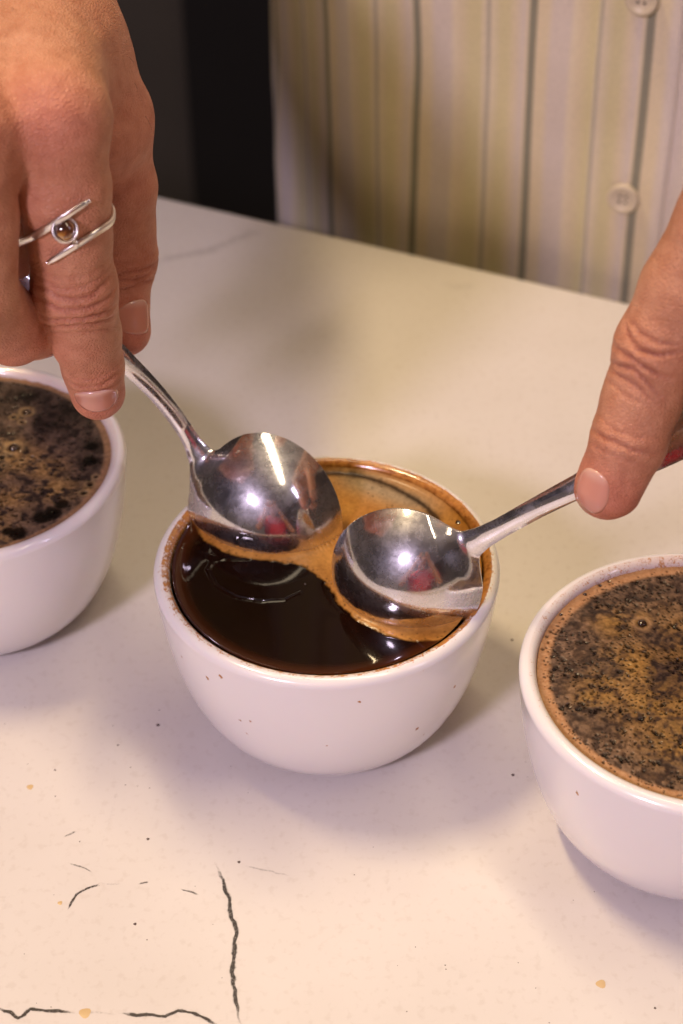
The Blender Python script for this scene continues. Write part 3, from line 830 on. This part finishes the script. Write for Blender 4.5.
# the other hand (its owner's left)
KD = .953
idxB = [J(756, 150, .4060, 12.8), J(724, 226, .4125, 11.0), J(686, 290, .4185, 10.6), J(660, 350, .4240, 10.6), J(643, 396, .4275, 9.4), J(629, 438, .4305, 8.9), J(608, 486, .4365, 8.1)]
midB = [J(825, 165, .4010, 12.4), J(820, 270, .405, 10.6), J(812, 372, .4110, 10.2), J(785, 440, .4300, 8.6), J(760, 470, .4440, 7.6)]
rngB = [J(905, 190, .4040, 11.8), J(905, 280, .408, 10.0), J(900, 375, .4130, 9.8), J(870, 440, .4320, 8.4), J(845, 465, .4460, 7.4)]
pinB = [J(980, 225, .4110, 10.2), J(985, 290, .416, 8.6), J(980, 360, .4220, 8.2), J(955, 415, .4380, 7.2), J(930, 440, .4500, 6.4)]
thbB = [J(810, 30, .4700, 15.5), J(752, 160, .4630, 11.5), J(712, 240, .4620, 10.0), J(672, 330, .4610, 9.2), J(652, 375, .4610, 8.0), J(640, 415, .4600, 7.6)]
wB1 = J(840, -30, .4840, 19.5); wB2 = J(935, -15, .4880, 19.0)
webB = [J(815, 10, .455, 16), J(785, 70, .4330, 14), J(768, 130, .4380, 11)]
KD = 1.0
elbowB = np.array([.375, .52, .285])
wmB = (wB1[0]+wB2[0])/2; fdB = unit(elbowB-wmB)
armB = [[(wB1[0], .0190), (wmB+fdB*.05+(wB1[0]-wmB)*.8, .0205), (wmB+fdB*.13+(wB1[0]-wmB)*.7, .026)],
        [(wB2[0], .0190), (wmB+fdB*.05+(wB2[0]-wmB)*.8, .0205), (wmB+fdB*.13+(wB2[0]-wmB)*.7, .026)]]
HB = make_hand(idxB, midB, rngB, pinB, thbB, wB1, wB2, armB, webB)

def facing(f0, f1, toward):
    """frame of a finger segment: along, dorsal, lateral"""
    t = unit(f1-f0); d = toward-t*(toward@t); d = unit(d); return t, d, np.cross(t, d)
def hand_surface(H, h, joints, creases, knuckles):
    allp = np.concatenate([[j[0] for j in f] for f in H.f+[H.t]])
    lo = allp.min(0)-.016; hi = allp.max(0)+.016
    lo = np.minimum(lo, H.lo); hi = np.maximum(hi, H.hi)
    V, F = extract(H.sdf, lo, hi, h)
    N = grad(H.sdf, V)
    cr = np.zeros(len(V)); disp = np.zeros(len(V)); red = np.zeros(len(V))
    for (c, t, d, halfw, s0, curve, depth, sig) in creases:
        q = V-c; al = q@t; la = q@np.cross(t, d); do = N@d
        w = np.clip(do*1.6+.15, 0, 1)*np.exp(-(la/halfw)**4)
        wob = .0009*(vn(la*260+s0*9000, la*0+s0*777, 4)-.5)+.0005*(vn(la*800+s0*5000, la*0, 6)-.5)
        g = np.exp(-((al-s0-curve*la*la-wob)/sig)**2)*w*(np.linalg.norm(q, axis=1) < .02)
        edge = np.exp(-((al-s0-curve*la*la-wob)/(sig*2.6))**2)*w*(np.linalg.norm(q, axis=1) < .02)
        disp += -1.9*depth*g+depth*.6*edge; cr = np.maximum(cr, g*min(1, depth/.0004)*(.35+.65*vn(la*500+s0*3000, la*0+2, 8)))
    for p, s, a in knuckles:
        red = np.maximum(red, a*np.exp(-(np.linalg.norm(V-p, axis=1)/s)**2))
    # low, uneven relief so the flesh is not tube-smooth
    disp += .0007*(vn3(V*95, 1)-.5)+.0003*(vn3(V*260, 2)-.5)
    V = V+N*disp[:, None]
    return V, F, red, cr
cam_dir = lambda p: unit(CAM-p)
def crease_set(c, t, d, spec, halfw=.0085):
    return [(c, t, d, halfw, s, cu, de, sg) for s, cu, de, sg in spec]
H_ = .00065
# creases of the ringed index finger
tA, dA, _ = facing(idxA[2][0], idxA[3][0], cam_dir(idxA[3][0])); tA2, dA2, _ = facing(idxA[4][0], idxA[5][0], cam_dir(idxA[5][0]))
crA = crease_set(idxA[3][0], tA, dA, [(-.0060, -20, .00022, .0005), (-.0035, -25, .00042, .0006), (-.0008, -12, .00050, .0006), (.0018, 20, .00048, .0006), (.0042, 38, .00040, .0006), (.0066, 55, .00022, .0005), (-.0088, -20, .00014, .0005)])
crA += crease_set(idxA[5][0], tA2, dA2, [(-.0030, -10, .00018, .0005), (-.0010, 5, .00034, .0006), (.0012, 14, .00022, .0005)], .007)
tT, dT, _ = facing(thbA[2][0], thbA[3][0], unit(cam_dir(thbA[3][0])+.5*EX))
crA += crease_set(thbA[3][0], tT, dT, [(-.0012, 8, .00035, .0006), (.0008, -6, .00030, .0005), (.0030, 10, .00028, .0005), (-.0040, 0, .00018, .0005)], .009)
knA = [(idxA[3][0], .012, .6), (idxA[6][0], .010, 1.0), (idxA[5][0], .010, .6), (at(52, 118, .392), .016, .55), (thbA[5][0], .014, 1.0), (thbA[3][0], .014, .7), (thbA[1][0]+.01*EX, .03, .6), (idxA[1][0], .02, .35), (midA[4][0], .02, .6), (midA[3][0], .02, .6)]
HA.lo = wmA+fdA*.10-.03; HA.hi = wmA+fdA*.10+.03
VA, FA, rA, cA = hand_surface(HA, H_, None, crA, knA)
tB, dB, _ = facing(idxB[2][0], idxB[3][0], unit(cam_dir(idxB[3][0])-.45*EX)); tB2, dB2, _ = facing(idxB[4][0], idxB[5][0], unit(cam_dir(idxB[5][0])-.3*EX))
crB = crease_set(idxB[3][0], tB, dB, [(-.0050, -30, .00030, .0006), (-.0022, -55, .00052, .0007), (.0006, 10, .00050, .0007), (.0030, 60, .00050, .0007), (.0058, 40, .00032, .0006), (.0088, 20, .00020, .0006)], .0075)
crB += crease_set(idxB[5][0], tB2, dB2, [(-.0035, -6, .00016, .0005), (-.0006, 4, .00038, .0006), (.0022, 10, .00018, .0005)], .008)
knB = [(idxB[6][0], .012, 1.0), (at(632, 492, .430), .006, 1.2), (idxB[3][0], .010, .45), (idxB[5][0], .01, .35)]
HB.lo = wmB+fdB*.10-.03; HB.hi = wmB+fdB*.10+.03
VB, FB, rB, cB = hand_surface(HB, H_, None, crB, knB)
# cut each hand's forearm well inside the sleeve
# upper body of the same person, coarser, under the clothes
bt = atv(622, 200, VE+.006); ub = bt@CU            # the button fixes the middle of the chest
le = atv(268, 100, VE+.07); HALF = ub-(le@CU)+.006
TC = (ub+.012, VE+.012+.110)                        # trunk centre in (u, v)
shR = uvz(ub-.165, TC[1]+.01, .47); shL = uvz(ub+.19, TC[1]+.01, .47)
def body_sdf(P):
    d = chain(P, [(uvz(TC[0], TC[1], -.03), .095), (uvz(TC[0], TC[1], .15), .09), (uvz(TC[0], TC[1], .36), .095)], .03)
    d = smin(d, cone(P, shR, shL, .05, .05), .05)
    nk = uvz(TC[0], TC[1]-.01, .60); d = smin(d, cone(P, uvz(TC[0], TC[1], .48), nk, .058, .054), .03)
    hd = uvz(TC[0], TC[1]-.03, .715); d2 = np.linalg.norm((P-hd)/np.array([.085, .10, .115]), axis=1)-1; d2 *= .085
    jaw = cone(P, uvz(TC[0], TC[1]-.055, .655), uvz(TC[0], TC[1]-.085, .632), .045, .028); d2 = smin(d2, jaw, .03)
    nose = cone(P, uvz(TC[0], TC[1]-.125, .715), uvz(TC[0], TC[1]-.142, .685), .007, .012); d2 = smin(d2, nose, .008)
    lips = cone(P, uvz(TC[0]-.018, TC[1]-.115, .655), uvz(TC[0]+.018, TC[1]-.115, .655), .006, .006); d2 = smin(d2, lips, .006)
    for s in (-1, 1):
        ear = cone(P, uvz(TC[0]+s*.084, TC[1]-.015, .73), uvz(TC[0]+s*.080, TC[1]-.015, .69), .012, .009); d2 = smin(d2, ear, .006)
        brow = cone(P, uvz(TC[0]+s*.012, TC[1]-.122, .738), uvz(TC[0]+s*.045, TC[1]-.108, .736), .006, .005); d2 = smin(d2, brow, .01)
    d = smin(d, d2, .02)
    for sh, el, wm, fd in ((shR, elbowA, wmA, fdA), (shL, elbowB, wmB, fdB)):
        d = smin(d, chain(P, [(sh, .047), ((sh+el)/2, .043), (el, .036), (wm+fd*.11, .0275)], .01), .02)
    return d
VC, FC = extract(body_sdf, uvz(TC[0], TC[1], 0)-np.array([.42, .34, .16]), uvz(TC[0], TC[1], .86)+np.array([.42, .22, .02]), .006)
person = empty('person', uvz(TC[0], TC[1], FZ))
tag(person, 'person in a striped shirt across the counter, ring on one hand, dipping two spoons', 'person')
V = np.concatenate([VA, VB, VC]); F = np.concatenate([FA, FB+len(VA), FC+len(VA)+len(VB)])
body = mesh_obj('body', V, F, m_skin, attrs={'red': np.concatenate([rA, rB, np.zeros(len(VC))]), 'crease': np.concatenate([cA, cB, np.zeros(len(VC))])})
put(body, person)

# nails: curved plates that follow the finger's own surface
def nail(H, c, along, out, hl, hw, label=None, lift=.00030, tipcol=.15):
    t = unit(along); n = unit(out-t*(out@t)); w = np.cross(t, n)
    rings, seg = 9, 32; P = []; rr = []
    for i in range(rings+2):
        q = min(i/rings, 1.0)
        for k in range(seg):
            a = k*2*math.pi/seg
            x = math.copysign(abs(math.cos(a))**.85, math.cos(a))*hl*q; y = math.copysign(abs(math.sin(a))**.85, math.sin(a))*hw*q
            P.append(c+t*x+w*y); rr.append((i, x/hl))
    P = np.array(P); S = P+n*.012
    for _ in range(24):
        d = H.sdf(S); S = S-n*np.clip(d, -.002, .004)[:, None]*.8
    rr = np.array(rr); i = rr[:, 0]
    up = np.where(i < rings-1, lift, np.where(i < rings, lift*.9, np.where(i == rings, lift*.5, -.0006)))
    S = S+n*up[:, None]
    V = np.concatenate([S, [S[:seg].mean(0)]])
    F = [list(map(int, f)) for f in grid_faces(rings+2, seg, closed_m=True)]
    tip = np.concatenate([sstep(.85, 1., rr[:, 1])*.35+sstep(-.45, -.95, rr[:, 1])*.55, [0]])
    o = mesh_obj('fingernail', V, F, m_nail, attrs={'tip': tip}); put(o, person)
    if label: o['label'] = label
    return o
def hit(H, px, py, D=.36):
    p = at(px, py, D); d = unit(p-CAM)
    for _ in range(60): p = p+d*H.sdf(p[None])[0]*.9
    return p
ctr = hit(HA, 97.5, 401.5); ia = unit(idxA[6][0]-idxA[5][0])
nail(HA, ctr, ia, cam_dir(ctr), .0041, .0053, 'short nail on the ringed index finger')
ctr = hit(HA, 139, 317); ta = unit(thbA[5][0]-thbA[4][0]+.25*(thbA[4][0]-thbA[3][0])); nail(HA, ctr, ta, unit(cam_dir(ctr)*.22+EX*.95), .0044, .0036)
ctr = hit(HB, 591, 493); ib = unit(idxB[6][0]-idxB[5][0]+.002*EX); nail(HB, ctr, ib, unit(cam_dir(ctr)-EX*.22), .0056, .0042)
for H, f in ((HA, midA), (HA, rngA), (HA, pinA), (HB, midB), (HB, rngB), (HB, pinB)):
    t = unit(f[-1][0]-f[-2][0]); nail(H, f[-1][0], t, unit(-UP*.3+cam_dir(f[-1][0])*.4-unit(f[2][0]-f[0][0])*-.6), .0052, .0045)
t = unit(thbB[5][0]-thbB[4][0]); nail(HB, thbB[5][0], t, unit(-cam_dir(thbB[5][0])-EX*.2), .0065, .0058)

# fine hairs on the back of the hand, as one part
def hairs():
    rng = np.random.default_rng(9); V = []; F = []
    cand = np.where((VA[:, 2] > .15))[0]; rng.shuffle(cand)
    mid_ = (idxA[0][0]+wA1[0])/2; cnt = 0
    for i in cand:
        p = VA[i]; n = grad(HA.sdf, p[None])[0]
        if n@cam_dir(p) < .25: continue
        if (p-mid_)@unit(wA1[0]-idxA[0][0]) < -.018: continue
        g = unit(-UP*.2+EX*.6-EY*.7+rng.normal(0, .25, 3)); g = unit(g-n*(g@n)*.85)
        ln = rng.uniform(.002, .0042); r0 = .00005; k0 = len(V)
        s = unit(np.cross(n, g))
        for q in range(4):
            u = q/3; c = p+g*ln*u+n*(.0003+.0005*math.sin(u*2.4)); r = r0*(1-.8*u)
            for ang in range(3):
                V.append(c+s*r*math.cos(ang*2.09)+n*r*math.sin(ang*2.09))
        for q in range(3):
            for a in range(3): F.append([k0+q*3+a, k0+q*3+(a+1) % 3, k0+q*3+3+(a+1) % 3, k0+q*3+3+a])
        cnt += 1
        if cnt > 240: break
    o = mesh_obj('hand_hair', V, F, m_hairs); put(o, person); o['kind'] = 'stuff'
hairs()

# the ring: an open band whose two ends cross over the finger on either side of a round stone
def ring():
    c = at(67, 231, .4170); ax = unit(idxA[3][0]-idxA[1][0]); e2 = cam_dir(c); e2 = unit(e2-ax*(e2@ax)); e1 = np.cross(ax, e2)
    if e1@EX < 0: e1 = -e1
    mm = .4170/1800
    def bar(a, b, n=44):
        A = hit(HA, *a); B = hit(HA, *b); out = []
        for q in np.linspace(0, 1, n):
            p = A*(1-q)+B*q
            for _ in range(8):
                dd = HA.sdf(p[None])[0]
                if dd < 0: p = p-cam_dir(p)*dd*1.05
            out.append(p)
        return out
    b1 = bar((88, 199.5), (31.5, 237)); b2 = bar((108.5, 222), (49, 261)); mid_ = []
    def pol(p): q = p-c; return math.atan2(q@e2, q@e1), q@ax
    p1, s1 = pol(b1[-1]); p2, s2 = pol(b2[0]); p1 = p1 if p1 > 0 else p1+2*math.pi; p2 = p2+2*math.pi if p2 < p1-math.pi else p2
    if p2 < p1: p2 += 2*math.pi
    for q in np.linspace(0, 1, 60)[1:-1]:
        a_ = p1*(1-q)+p2*q; s_ = s1*(1-q)+s2*q; o = e1*math.cos(a_)+e2*math.sin(a_); p = c+ax*s_+o*.016
        for _ in range(14): p = p-o*HA.sdf(p[None])[0]*.85
        mid_.append(p)
    C = np.array(b1+mid_+b2)
    for _ in range(4): C[1:-1] = (C[:-2]+2*C[1:-1]+C[2:])/4
    O = grad(HA.sdf, C, .002)
    for _ in range(6): O[1:-1] = (O[:-2]+2*O[1:-1]+O[2:])/4
    C = C+O*.0006
    T = np.gradient(C, axis=0); T /= np.linalg.norm(T, axis=1)[:, None]
    O = O-T*np.einsum('ij,ij->i', O, T)[:, None]; O /= np.linalg.norm(O, axis=1)[:, None]; B = np.cross(T, O)
    n = len(C); t = np.linspace(0, 1, n); w = .00062+.0003*np.abs(np.sin(2*math.pi*t)); w = w*np.where((t < .02) | (t > .98), .75, 1)
    m = 12; V = []
    for k in range(m):
        a = k*2*math.pi/m; x = math.copysign(abs(math.cos(a))**.6, math.cos(a)); y = math.copysign(abs(math.sin(a))**.6, math.sin(a))
        V.append(C+B*(w*x)[:, None]+O*(.00055*y))
    V = np.stack(V, 1).reshape(-1, 3)
    F = [list(map(int, f)) for f in grid_faces(n, m, closed_m=True)]+[list(range(m))[::-1], [(n-1)*m+k for k in range(m)]]
    r = mesh_obj('ring', V, F, m_silver); put(r, person); r['label'] = 'silver bypass ring with round amber-brown stone'
    # bezel and stone
    o = unit(cam_dir(c)*1.0); p = hit(HA, 65, 230); d = -o
    def lathe(name, prof, mat, par):
        m = 40; V = [p+o*z+r_*(math.cos(k*2*math.pi/m)*x_+math.sin(k*2*math.pi/m)*y_) for r_, z in prof for k in range(m)]
        return mesh_obj(name, np.array(V), grid_faces(len(prof), m, closed_m=True), mat, par)
    x_ = unit(np.cross(o, ax)); y_ = np.cross(o, x_)
    R = 13.0*mm
    bz = lathe('bezel', [(R*.95, -.002), (R, .0004), (R*1.0, .0022), (R*.95, .00265), (R*.84, .0027), (R*.78, .0023), (R*.76, .0016), (0.00001, .0016)], m_silver, r)
    st = lathe('stone', [(R*.78*math.cos(a), .0016+.0017*math.sin(a)) for a in np.linspace(0, math.pi/2*.999, 12)], m_amber, r)
    # small silver balls where the stone meets the bars
    for (x, y) in ((76, 243),):
        q = hit(HA, x, y)+o*.0008; Vb = []
        for a in np.linspace(-math.pi/2, math.pi/2, 8):
            for k in range(12): Vb.append(q+.0009*(math.cos(a)*(math.cos(k*math.pi/6)*x_+math.sin(k*math.pi/6)*y_)+math.sin(a)*o))
        mesh_obj('solder_bead', np.array(Vb), grid_faces(8, 12, closed_m=True), m_silver, r)
ring()

# ------------------------------------------------------------------ clothes
def trunk_point(phi, z, a, b, dv=0, off=0):
    """superellipse around the trunk; phi=0 at the front centre, growing to the viewer's right"""
    x = math.sin(phi); y = -math.cos(phi); e = 2/2.5
    return x, y
def loft_shirt(zs, nphi, name, fold=1.0):
    V = []; S = []
    phis = np.linspace(-math.pi, math.pi, nphi, endpoint=False)
    for z in zs:
        k = np.interp(z, [-.14, .0, .2, .40, .48, .53], [.98, 1.0, 1.06, 1.12, .95, .42])
        kb = np.interp(z, [-.14, .0, .2, .40, .48, .53], [.98, 1.0, 1.06, 1.08, .85, .62])
        e = 2/2.6
        x = np.sign(np.sin(phis))*np.abs(np.sin(phis))**e*HALF*k; y = -np.sign(np.cos(phis))*np.abs(np.cos(phis))**e*.110*kb
        f = (fbm(phis*2.2+5, np.full(nphi, z*6.0), 3, 3)-.5)*.014*fold+(.0016*np.sin(phis*9+z*7))*fold
        lean = .10*max(0, z)                          # leaning a little over the counter
        y0 = y; x = x*(1+f/.15); y = y*(1+f/.11)
        u = TC[0]+x-.012; v = TC[1]+y+.0-lean*0
        V.append(np.stack([u*CU[0]+v*CV[0], u*CU[1]+v*CV[1], np.full(nphi, z)], 1))
        px_ = np.concatenate([x, x[:1]]); py_ = np.concatenate([y, y[:1]])
        ds = np.hypot(np.diff(px_), np.diff(py_)); s = np.concatenate([[0], np.cumsum(ds)])[:-1]; mid_ = s[nphi//2]
        S.append(s-mid_)
    return np.array(V).reshape(-1, 3), grid_faces(len(zs), nphi, closed_m=True), np.array(S).ravel()
zs = np.linspace(-.14, .53, 100); V, F, S = loft_shirt(zs, 360, 'shirt')
# the seam column jumps in "across"; it sits at the middle of the back, out of sight
shirt = mesh_obj('shirt', V, F, m_shirt, attrs={'across': S+.0462*40+.0388}); put(shirt, person)
SH = V.reshape(len(zs), 360, 3)
def shirt_at(s, z):
    i = (z-zs[0])/(zs[1]-zs[0]); i0 = int(np.clip(math.floor(i), 0, len(zs)-2)); f = i-i0
    row = SH[i0]*(1-f)+SH[i0+1]*f; Sr = S.reshape(len(zs), 360)[i0]
    return np.array([np.interp(s, Sr, row[:, k]) for k in range(3)])
# placket
PW = .0145; pv = []; pa = []; zz = np.linspace(-.13, .50, 90)
cols = [(-PW-.0003, -.0004), (-PW, .0012), (-PW+.002, .0016), (-PW+.003, .0010), (0, .0016), (PW-.003, .0010), (PW-.002, .0016), (PW, .0012), (PW+.0003, -.0004)]
sB = .0
for z in zz:
    for s, o_ in cols:
        p = shirt_at(s+sB, z); pv.append(p-CV*o_); pa.append(s+.0462*40+.0388+.004)
pl = mesh_obj('placket', np.array(pv), grid_faces(len(zz), len(cols)), m_shirt, attrs={'across': pa}); put(pl, person)
zb = bt[2]; zt = atv(640, -2, VE+.004)[2]; step = zt-zb
for k in range(-1, 6):
    z = zb+step*k
    if z > .49 or z < -.12: continue
    c = shirt_at(0, z)-CV*.0022; m = 28; V = []
    for r, h in [(.0001, .0006), (.0032, .0006), (.0040, .0013), (.0050, .0016), (.0057, .0010), (.0057, -.0004)]:
        for q in range(m): V.append(c-CV*h+r*(math.cos(q*2*math.pi/m)*CU+math.sin(q*2*math.pi/m)*UP))
    bo = mesh_obj('button', np.array(V), grid_faces(6, m, closed_m=True)[:, ::-1], m_button); put(bo, person)
    Vh = []; Fh = []
    for dx, dy in ((-1, -1), (1, -1), (-1, 1), (1, 1)):
        k0 = len(Vh); hc = c+.0011*(dx*CU+dy*UP)-CV*.0007
        for q in range(8): Vh.append(hc+.0005*(math.cos(q*math.pi/4)*CU+math.sin(q*math.pi/4)*UP))
        Fh.append([k0+q for q in range(8)])
    mesh_obj('button_hole', Vh, Fh, m_black, bo, smooth=False)

def tube(name, P, R, mat, par, m=32, wr=.0, seed=0, across=False):
    P = catmull(P, 16); R = np.interp(np.linspace(0, 1, len(P)), np.linspace(0, 1, len(R)), R)
    T = np.gradient(P, axis=0); T /= np.linalg.norm(T, axis=1)[:, None]
    x = np.cross(T, UP+.01); x /= np.linalg.norm(x, axis=1)[:, None]; y = np.cross(T, x); V = []; A = []
    for k in range(m):
        a = k*2*math.pi/m; s = np.linspace(0, 1, len(P))
        f = 1+wr*(fbm(s*9, np.full(len(P), math.cos(a)*2+seed), 3, seed)-.5)+wr*.3*np.sin(s*60+a*2)
        V.append(P+(x*math.cos(a)+y*math.sin(a))*(R*f)[:, None]); A.append(a*R.mean()+0*s+2)
    V = np.stack(V, 1).reshape(-1, 3); A = np.stack(A, 1).ravel()
    o = mesh_obj(name, V, grid_faces(len(P), m, closed_m=True), mat, attrs={'across': A}); put(o, par); return o
for sh, el, wm, fd, q in ((shR, elbowA, wmA, fdA, 1), (shL, elbowB, wmB, fdB, 2)):
    s = tube('sleeve', [sh+(sh-uvz(TC[0], TC[1], .47))*-.35, sh, (sh+el)/2, el, wm+fd*.115], [.07, .068, .057, .052, .045], m_shirt, person, wr=.25, seed=q)
    tube('rolled_cuff', [wm+fd*.125, wm+fd*.105, wm+fd*.085], [.047, .050, .046], m_shirt, person, wr=.12, seed=q+5)
ck = [uvz(TC[0]-.012, TC[1], .50), uvz(TC[0]-.012, TC[1], .55)]
tube('collar', ck, [.078, .068], m_shirt, person, wr=.1)
for s in (-1, 1):
    tube('trouser_leg', [uvz(TC[0]+s*.055, TC[1], -.08), uvz(TC[0]+s*.08, TC[1], -.45), uvz(TC[0]+s*.085, TC[1]+.01, FZ+.03)], [.095, .075, .055], m_denim, person, wr=.15)
    tube('shoe', [uvz(TC[0]+s*.085, TC[1]+.07, FZ+.04), uvz(TC[0]+s*.088, TC[1]-.02, FZ+.042), uvz(TC[0]+s*.095, TC[1]-.14, FZ+.03)], [.035, .04, .028], m_black, person)
def dome_hair(c, par):
    V = []; n = 40; m = 16
    for i in range(m):
        a = (i/(m-1))*1.9
        for k in range(n):
            p = k*2*math.pi/n; r = math.sin(a); front = max(0, -math.sin(p))
            aa = a*(1-.42*front); V.append(c+np.array([.094*math.sin(aa)*math.cos(p), .110*math.sin(aa)*math.sin(p), .122*math.cos(aa)]))
    o = mesh_obj('hair', V, grid_faces(m, n, closed_m=True), m_hair); put(o, par)
dome_hair(uvz(TC[0], TC[1]-.025, .722), person)
for s in (-1, 1):
    c = uvz(TC[0]+s*.028, TC[1]-.110, .722); V = []
    for a in np.linspace(-math.pi/2, math.pi/2, 9):
        for k in range(16): V.append(c+.011*np.array([math.cos(a)*math.cos(k*math.pi/8), math.cos(a)*math.sin(k*math.pi/8), math.sin(a)]))
    put(mesh_obj('eye', V, grid_faces(9, 16, closed_m=True), m_white), person)

# ------------------------------------------------------------------ the photographer, mirrored in the spoons
def photographer():
    O = np.array([.02, -.34, 0.0]); pr = empty('person', O+np.array([0, 0, FZ]))
    tag(pr, 'person in a red shirt taking the picture, mirrored tiny in the spoons', 'person')
    hd = O+np.array([0, .10, .50])
    sh = [O+np.array([s*.18, 0, .27]) for s in (-1, 1)]
    el = [O+np.array([s*.23, .12, .08]) for s in (-1, 1)]
    hn = [O+np.array([s*.075, .185, .42]) for s in (-1, 1)]
    def sdf(P):
        d = chain(P, [(O+np.array([0, -.03, -.1]), .10), (O+np.array([0, -.01, .2]), .09)], .03)
        d = smin(d, cone(P, sh[0], sh[1], .05, .05), .05); d = smin(d, cone(P, O+np.array([0, .0, .28]), hd-np.array([0, .03, .1]), .055, .05), .03)
        e = (np.linalg.norm((P-hd)/np.array([.078, .098, .115]), axis=1)-1)*.078
        e = smin(e, cone(P, hd+np.array([0, .05, -.06]), hd+np.array([0, .075, -.085]), .042, .028), .03)
        e = smin(e, cone(P, hd+np.array([0, .095, .0]), hd+np.array([0, .112, -.028]), .007, .011), .008)
        for s in (-1, 1): e = smin(e, cone(P, hd+np.array([s*.078, 0, .015]), hd+np.array([s*.075, 0, -.025]), .011, .008), .006)
        d = smin(d, e, .02)
        for i, s in ((0, -1), (1, 1)):
            d = smin(d, chain(P, [(sh[i], .048), (el[i], .038), (hn[i], .026)], .01), .02)
            w = hn[i]; palm = w+np.array([-s*.012, .03, .045]); d = smin(d, cone(P, w, palm, .024, .026), .015)
            for k in range(4):
                b0 = palm+np.array([s*.0, .004, .028-.018*k]); b1 = b0+np.array([-s*.012, .034, .002]); b2 = b1+np.array([-s*.026, .008-.002*k, 0])
                d = smin(d, chain(P, [(b0, .009), (b1, .0085), (b2, .0075)], .002), .003)
            t0 = palm+np.array([0, -.01, -.02]); t1 = t0+np.array([-s*.03, .0, -.012]); t2 = t1+np.array([-s*.022, .012, .004]); d = smin(d, chain(P, [(t0, .012), (t1, .010), (t2, .0085)], .003), .006)
        return d
    V, F = extract(sdf, O+np.array([-.32, -.2, -.18]), O+np.array([.32, .34, .66]), .006)
    put(mesh_obj('body', V, F, m_skin, attrs={'red': np.zeros(len(V)), 'crease': np.zeros(len(V))}), pr)
    # red T-shirt
    V = []; n = 96; Z = np.linspace(-.25, .33, 50)
    for z in Z:
        k = np.interp(z, [-.25, 0, .2, .28, .33], [.17, .165, .195, .15, .072]); kb = np.interp(z, [-.25, 0, .2, .28, .33], [.12, .115, .115, .085, .068])
        for q in range(n):
            a = q*2*math.pi/n; f = 1+.02*math.sin(a*7+z*20); V.append(O+np.array([k*f*math.cos(a), -.01+kb*f*math.sin(a), z]))
    put(mesh_obj('shirt', V, grid_faces(len(Z), n, closed_m=True), m_red), pr)
    for i in (0, 1): tube('sleeve', [sh[i]*.8+np.array([0, -.0, .055])+O*.0+(O*.2)*np.array([1, 1, 0]), sh[i], sh[i]*.35+el[i]*.65], [.06, .066, .06], m_red, pr, wr=.2)
    for s in (-1, 1):
        tube('trouser_leg', [O+np.array([s*.07, -.02, -.2]), O+np.array([s*.09, -.02, -.5]), O+np.array([s*.1, -.02, FZ+.03])], [.1, .075, .055], m_denim, pr, wr=.15)
        tube('shoe', [O+np.array([s*.1, -.10, FZ+.04]), O+np.array([s*.1, 0, FZ+.042]), O+np.array([s*.11, .12, FZ+.03])], [.035, .04, .028], m_black, pr)
    dome_hair(hd+np.array([0, -.008, .008]), pr)
photographer()
